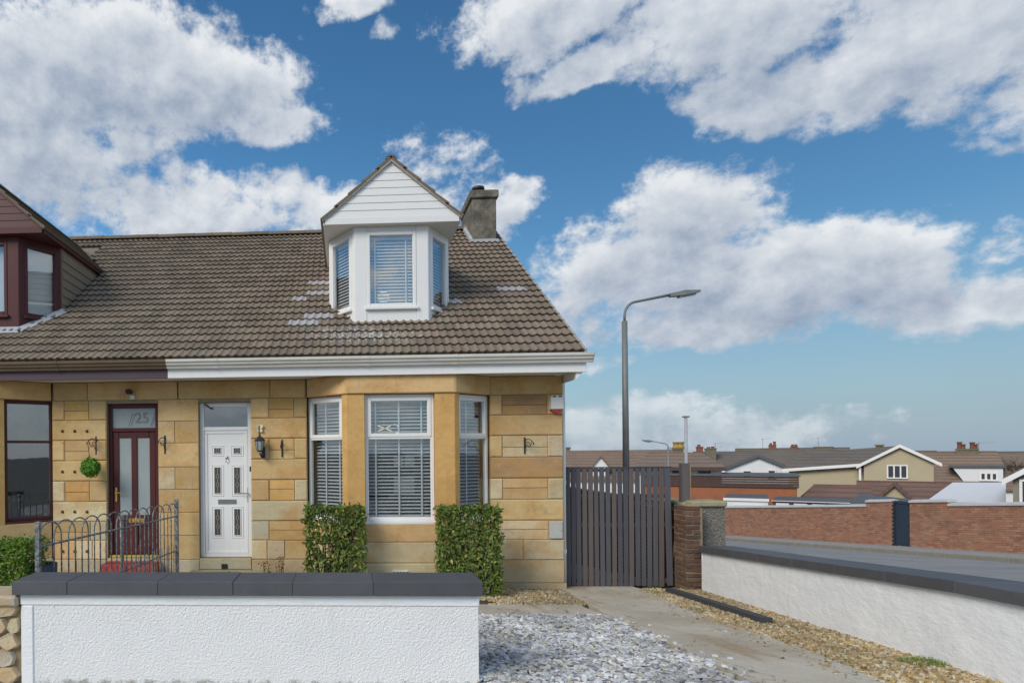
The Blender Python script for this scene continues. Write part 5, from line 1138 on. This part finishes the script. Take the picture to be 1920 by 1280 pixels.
# ================================================================= STREET TO THE RIGHT AND BEYOND
def lamp(px_base,px_top,ytop,px_head,yhead,Y,r,label,kink):
    b=P(px_base,875,Y); b.z=gz(b.x,Y); t=P(px_top,ytop,Y); h=P(px_head,yhead,Y); k=P(px_top,kink,Y)
    o=empty('street_lamp',b,label,'street lamp'); m=MB(); m.tube([b-Vector((0,0,.1)),(b.x,Y,b.z+1.4)],r*1.5,12); m.tube([(b.x,Y,b.z+1.4),(k.x,Y,k.z)],[r*1.05,r*.85],12); build(m,'column','lamp_steel',o,smooth=True)
    s=1 if h.x>t.x else -1; ar=[(k.x,Y,k.z),(t.x,Y,t.z-.28*(r/.065))]
    for q in np.linspace(0,1,6): 
        th=q*math.pi/2*.86; ar.append((t.x+s*.25*(r/.065)*(1-math.cos(th)),Y,t.z-.28*(r/.065)+.28*(r/.065)*math.sin(th)))
    L=(h.x-t.x); hd=Vector((t.x+L*.60,Y,t.z+(h.z-t.z)*.66)); ar.append(tuple(hd)); m=MB(); m.tube(ar,r*.42,8); build(m,'arm','lamp_steel',o,smooth=True)
    e=Vector((h.x,Y,h.z)); d=(e-hd); m=MB(); w_=.10*(r/.065)
    A=[hd+Vector((0,a,b_)) for a,b_ in ((-w_*.5,-.05),(w_*.5,-.05),(w_*.5,.03),(-w_*.5,.03))]; M_=[hd+d*.45+Vector((0,a,b_)) for a,b_ in ((-w_,-.06),(w_,-.06),(w_*.8,.06),(-w_*.8,.06))]; Z_=[e+Vector((0,a,b_)) for a,b_ in ((-w_*.5,-.02),(w_*.5,-.02),(w_*.4,.03),(-w_*.4,.03))]
    m.extr([tuple(p) for p in A],[tuple(p) for p in M_]); m.extr([tuple(p) for p in M_],[tuple(p) for p in Z_]); build(m,'lamp_head','lamp_steel',o)
    a=hd+d*.30; c=hd+d*.85; build(MB().extr([(a.x,Y-w_*.7,a.z-.062),(a.x,Y+w_*.7,a.z-.062),(c.x,Y+w_*.5,c.z-.045),(c.x,Y-w_*.5,c.z-.045)],[(a.x,Y-w_*.6,a.z-.10),(a.x,Y+w_*.6,a.z-.10),(c.x,Y+w_*.4,c.z-.075),(c.x,Y-w_*.4,c.z-.075)]),'lamp_lens','frosted',o)
lamp(1174,1171,566,1312,546,16,.075,'tall grey street lamp column with long arm rising behind the gate',602)
lamp(1254,1253,831,1204,825,46,.075,'far shorter street lamp with arm reaching over the brown roofs',838)
b=P(1286,875,17); o=empty('steel_pole',(b.x,17,gz(b.x,17)),'slim pale steel pole with cap standing behind the gate post','pole'); m=MB(); m.tube([(b.x,17,gz(b.x,17)-.1),(P(1286,783,17).x,17,P(1286,783,17).z)],[.05,.035],10); build(m,'shaft','lead',o,smooth=True); q=P(1286,781,17); build(MB().box(q.x-.07,q.x+.07,16.95,17.05,q.z-.02,q.z+.02,.005),'cap','lamp_steel',o)
# brick wall of the side street
o=empty('street_brick_wall',(WX,25,gz(WX,25)),'long weathered red brick wall with pale coping along side street','wall')
HW_=1.52; yd0=PX(1706,1020,WX).y; yd1=PX(1672,1020,WX).y
segs=[(10.5,yd0-1.55,HW_-.02),(yd0-1.55,yd0,HW_+.12),(yd1,yd1+1.2,HW_+.16),(yd1+1.2,46,HW_-.02)]
core=MB()
for a,b,h in segs:
    n=max(1,int((b-a)/2))
    for i in range(n):
        ya=a+(b-a)*i/n; yb=a+(b-a)*(i+1)/n; core.extr([(WX+.012,ya,gz(WX,ya)-.1),(WX+.22,ya,gz(WX,ya)-.1),(WX+.22,ya,gz(WX,ya)+.1+h),(WX+.012,ya,gz(WX,ya)+.1+h)],[(WX+.012,yb,gz(WX,yb)-.1),(WX+.22,yb,gz(WX,yb)-.1),(WX+.22,yb,gz(WX,yb)+.1+h),(WX+.012,yb,gz(WX,yb)+.1+h)])
build(core,'wall_core','brick_mortar',o)
BR=mesh_of(MB().box(-bl/2,bl/2,0,.08,0,bh,.003),'brick','brick'); bv=np.array([v.co[:] for v in BR.vertices])
bb_=[]
for (a,b,h) in segs:
    nr=int(h/.075)
    for r in range(nr+1):
        y=a+(.1125 if r%2 else .0)
        while y-.1<b: bb_.append((y,r,max(a,y-.1075),min(b,y+.1075))); y+=.225
near=[q for q in bb_ if 16.9<q[0]<yd0 and q[3]-q[2]>.2]; near.sort(); near=near[:295]; ns=set(near); rest=[q for q in bb_ if q not in ns]
for y,r,_,_ in near: inst(BR,'brick',o,(WX+random.uniform(-.004,.006),y,gz(WX,y)+.10+r*.075+.003),rot=(0,-math.atan(SL),-math.pi/2))
V=[];Fc=[]; v0=MB().box(-bl/2,bl/2,0,.08,0,bh,0); vv=np.array(v0.v); ff=np.array(v0.f)
i=-1
for (y,r,ya,yb) in rest:
    if yb-ya<.03: continue
    i+=1; yv=np.where(vv[:,0]<0,yb,ya); V.append(np.stack([vv[:,1]+WX+random.uniform(-.004,.006),yv,vv[:,2]+gz(WX,y)-SL*(yv-y)+.10+r*.075+.003],1)); Fc.append(ff+i*8)
np_mesh('bricks',np.vstack(V),np.vstack(Fc),'brick_stuff',o,tuple(wor(o)),kind='stuff')
def cop(a,b,h,matn='white_cope'):
    n=max(1,round((b-a)/.9))
    for i in range(n):
        ya=a+(b-a)*i/n+.004; yb=a+(b-a)*(i+1)/n-.004; hz=.1+h+.001
        build(MB().extr([(WX-.05,ya,gz(WX,ya)+hz),(WX+.27,ya,gz(WX,ya)+hz),(WX+.27,ya,gz(WX,ya)+hz+.07),(WX+.11,ya,gz(WX,ya)+hz+.11),(WX-.05,ya,gz(WX,ya)+hz+.07)],[(WX-.05,yb,gz(WX,yb)+hz),(WX+.27,yb,gz(WX,yb)+hz),(WX+.27,yb,gz(WX,yb)+hz+.07),(WX+.11,yb,gz(WX,yb)+hz+.11),(WX-.05,yb,gz(WX,yb)+hz+.07)]),'coping_stone',matn,o)
for a,b,h in segs: cop(a,b,h)
# blue-black door in the brick wall
zd=gz(WX,yd0)+.10; o=empty('garden_door',(WX+.1,(yd0+yd1)/2,zd),'dark blue boarded door set in the red brick street wall','door')
nb_=6
for i in range(nb_):
    ya=yd0+.04+(yd1-yd0-.08)*i/nb_; yb=ya+(yd1-yd0-.08)/nb_-.006; build(MB().box(WX+.10,WX+.14,ya,yb,zd-.03,zd+1.56,.004),'board','blue_door',o)
build(MB().box(WX+.06,WX+.18,yd0,yd0+.04,zd-.1,zd+1.6).box(WX+.06,WX+.18,yd1-.04,yd1,zd-.1,zd+1.6).box(WX+.06,WX+.18,yd0+.041,yd1-.041,zd+1.57,zd+1.66),'door_frame','blue_door',o); build(MB().lathe([(.02,0),(.03,.02),(.01,.04)],(WX+.08,yd0+.14,zd+.75),8),'knob','black_iron',o)
# ---- far houses: each stands on its own plan axis (origin, along, depth)
class Plot:
    def __init__(s,px,Y,turn=0.0):
        s.o=P(px,880,Y); d=Vector((s.o.x,s.o.y,0)).normalized(); c,sn=math.cos(turn),math.sin(turn); s.d=Vector((d.x*c-d.y*sn,d.x*sn+d.y*c,0)); s.t=Vector((s.d.y,-s.d.x,0)); s.o.z=0
    def T(s,a,d,z): p=s.o+s.t*a+s.d*d; return (p.x,p.y,z)
    def Q(s,px,py,dep=0.0):
        r=ray(px,py); o=s.o+s.d*dep; k=(o-CAM).dot(s.d)/r.dot(s.d); w_=CAM+r*k; return (w_-o).dot(s.t),w_.z
    def ground(s,a=0,d=0): p=s.T(a,d,0); return gz(p[0],p[1])
    def ext(s,A,B): return MB().extr([s.T(*p) for p in A],[s.T(*p) for p in B])
    def box(s,m,a0,a1,d0,d1,z0,z1): return m.box(a0,a1,d0,d1,z0,z1,0,s.T)
def pempty(pl,name,label,cat,a=0,d=3):
    return empty(name,pl.T(a,d,pl.ground(a,d)),label,cat)
def fwin(pl,o,x0,x1,y0,y1,dep=0,n=2,fm='white_pvc',t=.10):
    a0,z1=pl.Q(x0,y0,dep); a1,z0=pl.Q(x1,y1,dep); fo=build(pl.box(MB(),a0,a1,dep-.05,dep-.04,z0,z1),'window','dark_glass',o)
    m=MB(); pl.box(m,a0-t/2,a1+t/2,dep-.10,dep-.051,z1-t/2,z1+t/2); pl.box(m,a0-t/2,a1+t/2,dep-.14,dep-.051,z0-t/2,z0+t/2)
    for k in range(n+1):
        x=a0+(a1-a0)*k/n; pl.box(m,x-t/2,x+t/2,dep-.09,dep-.051,z0+t/2+.001,z1-t/2-.001)
    build(m,'window_frame',fm,fo)
def rslab(pl,loop,th=.18):
    return pl.ext([(a,d,z-th) for a,d,z in loop],loop)
def gable_front(px,Y,xl,xp,xr,yl,yp,yr,dep,label,wallm,roofm,wins=(),barge='white_pvc',name='far_house',ov=.35,turn=0,cat='house'):
    pl=Plot(px,Y,turn); (al,zl),(ap,zp),(ar,zr)=pl.Q(xl,yl),pl.Q(xp,yp),pl.Q(xr,yr); g_=pl.ground(ap)-.6
    o=pempty(pl,name,label,cat,ap,dep/2); lo=[(al+ov,0,g_),(ar-ov,0,g_),(ar-ov,0,zr+ov*.4),(ap,0,zp-.12),(al+ov,0,zl+ov*.4)]
    build(pl.ext(lo,[(a,dep,z) for a,_,z in lo]),'wall',wallm,o)
    for e,ze in ((al,zl),(ar,zr)):
        ro=build(rslab(pl,[(e,-.3,ze),(ap,-.3,zp),(ap,dep+.3,zp),(e,dep+.3,ze)]),'roof_slope',roofm,o)
        if barge: lp=[(e,-.36,ze-.28),(e,-.36,ze),(ap,-.36,zp+.02),(ap,-.36,zp-.26)]; build(pl.ext(lp,[(a,-.31,z) for a,_,z in lp]),'bargeboard',barge,ro)
    for wn in wins: fwin(pl,o,*wn)
    return o,pl
def long_roof(Y,x0,x1,yr_,ye,run,label,roofm,wallm,xr0=None,xr1=None,gutter=None,turn=0,name='far_house'):
    pl=Plot((x0+x1)/2,Y,turn); (a0,z0),(a1,z1)=pl.Q(x0,ye),pl.Q(x1,ye); (r0_,q0),(r1_,q1)=pl.Q(xr0 if xr0 is not None else x0,yr_,run),pl.Q(xr1 if xr1 is not None else x1,yr_,run)
    hip0,hip1=xr0 is not None,xr1 is not None
    if not hip0: r0_=a0
    if not hip1: r1_=a1
    ze=(z0+z1)/2; zr=max(q0,q1); am=(a0+a1)/2; g_=pl.ground(am)-.6; o=pempty(pl,name,label,'house',am,run)
    ro=build(rslab(pl,[(a0,0,ze),(a1,0,ze),(r1_,run,zr),(r0_,run,zr)]),'roof',roofm,o)
    build(rslab(pl,[(r0_,run,zr-.002),(r1_,run,zr-.002),(a1,2*run,ze),(a0,2*run,ze)]),'rear_slope',roofm,ro)
    wo_=build(pl.box(MB(),a0+.3,a1-.3,.35,2*run-.35,g_,ze-.2),'wall',wallm,o)
    for hip,ex_,rx_,s_ in ((hip0,a0,r0_,1),(hip1,a1,r1_,-1)):
        if hip: build(rslab(pl,[(ex_,0,ze-.004),(rx_,run,zr-.006),(ex_,2*run,ze-.004)]),'hip_slope',roofm,ro)
        else: xx=ex_+s_*.3; lp=[(xx,.35,ze-.25),(xx,2*run-.35,ze-.25),(xx,run,zr-.24)]; build(pl.ext(lp,[(a+s_*.2,d,z) for a,d,z in lp]),'gable',wallm,wo_)
    build(pl.box(MB(),r0_,r1_,run-.14,run+.14,zr-.10,zr+.07),'ridge',roofm,ro)
    if gutter: build(pl.box(MB(),a0,a1,-.10,-.002,ze-.30,ze-.02),'gutter',gutter,o)
    return o,pl
def chimney(pl,o,px0,px1,ytop,ybot,dep,w_,matn,pots,potm='terracotta'):
    a0,z1=pl.Q(px0,ytop,dep); a1,z0=pl.Q(px1,ybot,dep); c=build(pl.box(MB(),a0,a1,dep,dep+w_,z0-1.0,z1-.15),'chimney',matn,o); build(pl.box(MB(),a0-.08,a1+.08,dep-.08,dep+w_+.08,z1-.149,z1),'chimney_cap',matn,c)
    for px,h,r in pots:
        a,_=pl.Q(px,ytop,dep); x=pl.T(a,dep+w_/2,0); build(MB().lathe([(r,0),(r*.85,h*.2),(r*.8,h*.8),(r*1.05,h*.85),(r,h)],(x[0],x[1],z1-.01),10),'chimney_pot',potm,c,smooth=True)
def aerial(pl,dep,px,ytop,ybot,label,sx=1):
    a,zt=pl.Q(px,ytop,dep); _,zb=pl.Q(px,ybot,dep); T=pl.T; o=empty('tv_aerial',T(a,dep,zb),label,'aerial'); m=MB(); m.tube([T(a,dep,zb-.9),T(a,dep,zt)],.03,5); build(m,'mast','lamp_steel',o); m=MB(); L=1.2; m.tube([T(a-.2*L*sx,dep,zt-.08),T(a+L*sx,dep,zt)],.022,4)
    for k in range(6): x=a-.15*L*sx+L*sx*k*.22; m.tube([T(x,dep-.25,zt-.06+.012*k),T(x,dep+.25,zt-.06+.012*k)],.016,4)
    build(m,'elements','lamp_steel',o)
# long brown roof behind the gate, with a white gable dormer
o,pl=long_roof(66,1005,1272,846,898,6.0,'long brown tiled roof house with small white gable dormer behind the gate','far_roof_brown','white_render')
chimney(pl,o,1061,1068,838,848,6,1.0,'far_stone',())
(a0,z0),(ap,zp),(a1,_)=pl.Q(1106,880,.6),pl.Q(1126,857,.6),pl.Q(1146,880,.6); lp=[(a0,.6,z0),(a1,.6,z0),(ap,.6,zp)]; m=pl.ext(lp,[(a,4.5,z) for a,_,z in lp]); pl.box(m,a0+.15,a1-.15,.62,4.2,z0-1.6,z0-.01); do=build(m,'dormer','white_render',o)
for e in (a0-.15,a1+.15): build(rslab(pl,[(e,.4,z0-.1),(ap,.4,zp+.12),(ap,4.6,zp+.12),(e,4.6,z0-.1)],.12),'dormer_roof','far_roof_brown',do)
aerial(pl,6,1257,838,848,'thin tv aerial above the long brown roof')
# hip-roofed white bungalow
o,pl=long_roof(54,1186,1362,850,875,5.0,'white bungalow with low brown hipped roof and dark window','far_roof_brown','white_render',1214,1318,gutter='brown_board'); fwin(pl,o,1311,1331,879,893,.35,2,'brown_board'); fwin(pl,o,1262,1280,879,893,.35,2,'brown_board')
chimney(pl,o,1261,1282,839,856,5.6,1.2,'far_stone',((1268,.55,.32),(1276,.55,.32)),'yellow_clay')
# roofs behind
o,pl=long_roof(90,1296,1424,847,872,6,'distant grey brown roof with two chimneys beyond the hipped bungalow','far_roof_grey','white_render'); chimney(pl,o,1305,1318,837,847,5.5,1.2,'terracotta',((1310,.3,.25),)); chimney(pl,o,1321,1343,840,860,2,1.6,'far_stone',((1328,.2,.25),(1336,.25,.25)))
aerial(pl,2.5,1341,830,846,'tv aerial on the distant dark stone chimney')
gable_front(1326,80,1304,1317,1346,863,846,866,6,'distant small white gabled house peeping between brown roofs','white_render','far_roof_grey',barge=None)
gable_front(1425,66,1352,1422,1476,878,852,873,9,'white gabled house with dark roof and two small windows','white_render','far_roof_dark',wins=((1393,1409,882,896,0,1),(1440,1454,881,895,0,1)),barge='felt_grey')
o,pl=long_roof(104,1373,1600,841,878,7,'long distant brown roof row with brick chimneys behind white gable','far_roof_grey','white_render')
chimney(pl,o,1441,1455,834,845,6.5,1.2,'terracotta',((1445,.35,.22),(1452,.6,.22))); chimney(pl,o,1482,1496,836,846,6.5,1.2,'terracotta',((1486,.3,.22),(1492,.3,.22))); chimney(pl,o,1527,1562,837,848,6.5,1.6,'far_stone',())
aerial(pl,6.5,1430,822,842,'tv aerial beside the twin-pot brick chimney'); aerial(pl,6.5,1534,820,838,'tall tv aerial above the wide stone chimney')
# beige two-storey house: gable to us plus a side wing
o,pl=gable_front(1687,58,1606,1687,1766,872,833,868,10,'beige two storey house with gabled wing and triple window','beige_render','far_roof_grey',wins=((1664,1701,872,896,0,3),),ov=.5)
(e0,ze0),(e1,ze1)=pl.Q(1466,878,.6),pl.Q(1625,868,.6); (q0,zq0),(q1,zq1)=pl.Q(1508,847,5.6),pl.Q(1690,834,5.6)
ro=build(rslab(pl,[(e0,.6,ze0),(e1,.6,ze1),(q1,5.6,zq1-.05),(q0,5.6,zq0-.05)]),'wing_roof','far_roof_grey',o); build(rslab(pl,[(q0,5.6,zq0-.055),(q1,5.6,zq1-.055),(q1,10.6,ze0),(e0,10.6,ze0)]),'wing_rear_slope','far_roof_grey',ro); build(rslab(pl,[(e0,.6,ze0-.004),(q0,5.6,zq0-.06),(e0,10.6,ze0-.004)]),'wing_hip','far_roof_grey',ro)
build(pl.box(MB(),e0+.5,e1,1.05,10,pl.ground()-.6,min(ze0,ze1)+.12),'wing_wall','beige_render',o)
build(pl.ext([(e0,.5,ze0-.3),(e0,.5,ze0-.03),(e0,.59,ze0-.03),(e0,.59,ze0-.3)],[(e1-.4,.5,ze1-.3),(e1-.4,.5,ze1-.03),(e1-.4,.59,ze1-.03),(e1-.4,.59,ze1-.3)]),'wing_gutter','white_pvc',o)
a,z=pl.Q(1613,874,-.06); build(pl.box(MB(),a-.1,a+.06,-.12,-.01,pl.ground()-.3,z),'downpipe','white_pvc',o); chimney(pl,o,1642,1656,833,845,5.6,1,'far_stone',())
# brown roofed house on the right with white box dormer
o,pl=long_roof(66,1715,1910,847,915,6.5,'brown roofed house with white box dormer and pot-topped stone chimney','far_roof_brown','white_render',None,1868)
chimney(pl,o,1792,1834,841,857,6,1.6,'far_stone',((1799,.75,.22),(1806,.5,.2),(1823,.7,.22),(1829,.5,.2))); aerial(pl,6,1835,829,843,'tv aerial at end of the pot-topped chimney')
(a0,z1),(a1,z0)=pl.Q(1786,876,1.2),pl.Q(1881,902,1.2); a2,_=pl.Q(1818,902,1.2); lp=[(a0,1.2,z1),(a1,1.2,z1),(a1,1.2,z0-.8),(a2,1.2,z0-.8)]; do=build(pl.ext(lp,[(a,7.5,z) for a,_,z in lp]),'box_dormer','white_render',o); build(pl.box(MB(),a0-.3,a1+.2,1.0,7.6,z1+.001,z1+.2),'dormer_roof','felt_grey',do); fwin(pl,do if False else o,1838,1870,886,900,1.2,3,'white_pvc',.16)
# red-brown low roofs, one with a little gable
long_roof(46,1492,1640,911,945,4.2,'low plain brown tiled roof beyond the street wall','far_roof_red','beige_render',1525)
o,pl=long_roof(47,1600,1800,905,945,4.5,'low red brown tiled roof with small gabled porch','far_roof_red','beige_render')
(a0,z0),(ap,zp),(a1,_)=pl.Q(1642,934,-.4),pl.Q(1677,909,-.4),pl.Q(1712,934,-.4); lp=[(a0,-.4,z0),(a1,-.4,z0),(ap,-.4,zp)]; build(pl.ext(lp,[(a,3.5,z) for a,_,z in lp]),'porch_gable','beige_render',o)
for e in (a0,a1): build(rslab(pl,[(e,-.7,z0),(ap,-.7,zp+.15),(ap,3.6,zp+.15),(e,3.6,z0)],.2),'porch_roof','far_roof_red',o)
# sheds and garages behind the brick wall
def flat(px,Y,pts,th,label,name,matn,wallm,cat,turn=0):
    pl=Plot(px,Y,turn); L=[(pl.Q(x,y,d)[0],d,pl.Q(x,y,d)[1]) for x,y,d in pts]; o=pempty(pl,name,label,cat,0,2); build(rslab(pl,L,th),'roof',matn,o); aa=[p[0] for p in L]; dd=[p[1] for p in L]; build(pl.box(MB(),max(aa[0],aa[3])+.1,min(aa[1],aa[2])-.1,min(dd)+.2,max(dd)-.1,pl.ground()-.5,min(p[2] for p in L)-th-.01),'wall',wallm,o); return o,pl
flat(1668,34,((1594,938,0),(1740,945,0),(1735,938,3.5),(1612,925,3.5)),.22,'dark garden shed with sloping grey felt roof behind brick wall','garden_shed','felt_grey','brown_board','shed')
flat(1812,37,((1738,938,0),(1886,938,0),(1886,904,4.5),(1786,904,4.5)),.10,'outhouse with plain white sheet roof behind the brick wall','outhouse','white_sheet','brown_board','outhouse')
pl=Plot(1410,43); o=pempty(pl,'white_garage','low white garage with flat white fascia behind the brick wall','garage')
(a0,z1),(a1,z0)=pl.Q(1356,933),pl.Q(1442,940); (b0,y1),(b1,y0)=pl.Q(1443,937,.4),pl.Q(1640,946,.4); g_=pl.ground()-.5
build(pl.box(MB(),a0,a1,0,.3,z0,z1),'fascia','white_pvc',o); build(pl.box(MB(),a0+.1,a1-.05,.1,5,g_,z0-.002),'wall','white_render',o); c0,_=pl.Q(1376,940); c1,_=pl.Q(1432,940); build(pl.box(MB(),c0,c1,.04,.098,g_,z0-.25),'garage_door','white_sheet',o); build(pl.box(MB(),a0+.05,a1,.31,5.2,z1-.15,z1-.01),'roof','felt_grey',o)
pl=Plot(1540,43); o=pempty(pl,'garage_row','low row of garages with thin white fascia beside the white garage','garage'); (b0,y1),(b1,y0)=pl.Q(1446,938),pl.Q(1642,945); build(pl.box(MB(),b0,b1,0,.3,y0,y1),'fascia','white_pvc',o); build(pl.box(MB(),b0+.1,b1-.1,.12,5,g_,y0-.002),'wall','brown_board',o); build(pl.box(MB(),b0+.05,b1-.05,.31,5.2,y1-.15,y1-.01),'roof','felt_grey',o)
for k in range(5): x=b0+.25+(b1-b0-.5)*k/5; build(pl.box(MB(),x,x+(b1-b0)/5-.35,.05,.11,g_,y0-.12),'garage_door','white_sheet',o)
# brown boards over orange brick
pl=Plot(1376,50); o=pempty(pl,'brick_garage_block','flat orange brick block topped by dark brown boards','building'); (a0,zt),(a1,zb)=pl.Q(1205,890.5),pl.Q(1495,915); g_=pl.ground()-.5
build(pl.box(MB(),a0,a1,.12,6,g_,zb+.02),'wall','orange_brick',o)
for k in range(5): build(pl.box(MB(),a0-.1,a1+.1,.0+.015*(k%2),.118,zb+(zt-zb)*k/5+.01,zb+(zt-zb)*(k+1)/5-.01),'fascia_board','brown_board',o)
build(pl.box(MB(),a0-.2,a1+.2,-.08,6.2,zt+.001,zt+.1),'roof_edge','felt_grey',o)
# pebbledashed garage
gable_front(1945,32,1879,1975,2070,898,850,898,6,'grey pebbledash garage with white bargeboard at end of brick wall','grey_pebble','far_roof_red',wins=((1914,1960,900,960,0,1),),name='pebbledash_garage',cat='garage')
# skyline
long_roof(126,1838,2100,850,872,7,'far brown roofs on the skyline behind bare trees','far_roof_brown','far_stone'); long_roof(140,1560,1760,846,870,6,'farthest grey brown roof behind the beige house','far_roof_dark','far_stone')
def bare_tree(px,Y,ytop,seed,label):
    rr=random.Random(seed); b=P(px,860,Y); b.z=gz(b.x,Y); top=P(px,ytop,Y).z; Hh=top-b.z; o=empty('bare_tree',b,label,'tree','bare trees on the skyline'); tm=MB(); cm=MB()
    tm.tube([b-Vector((0,0,.3)),b+Vector((.1,0,Hh*.25)),b+Vector((.2,.1,Hh*.5))],[.28,.22,.14],7)
    def br(s,d,L,r,lev):
        e=s+d*L; cm.tube([s,(s+e)/2+Vector((rr.gauss(0,.05)*L,0,.04*L)),e],[r,r*.8,r*.55],4)
        if lev>0:
            for k in range(3 if lev>1 else 4):
                nd=(d+Vector((rr.gauss(0,.55),rr.gauss(0,.55),rr.gauss(.15,.3)))).normalized(); br(s.lerp(e,rr.uniform(.5,1)),nd,L*rr.uniform(.55,.75),r*.6,lev-1)
    s=b+Vector((.15,.05,Hh*.42))
    for k in range(7): br(s-Vector((0,0,rr.uniform(0,.15)*Hh)),Vector((rr.gauss(0,.7),rr.gauss(0,.5),rr.uniform(.6,1.1))).normalized(),Hh*.24,.05,3)
    build(tm,'trunk','bark',o,smooth=True); build(cm,'crown','bark',o,kind='stuff')
for i,(px,yt) in enumerate(((1846,834),(1868,831),(1893,838),(1915,836))): bare_tree(px,98+i*3,yt,i+3,'leafless brown tree on the skyline behind the far chimneys')
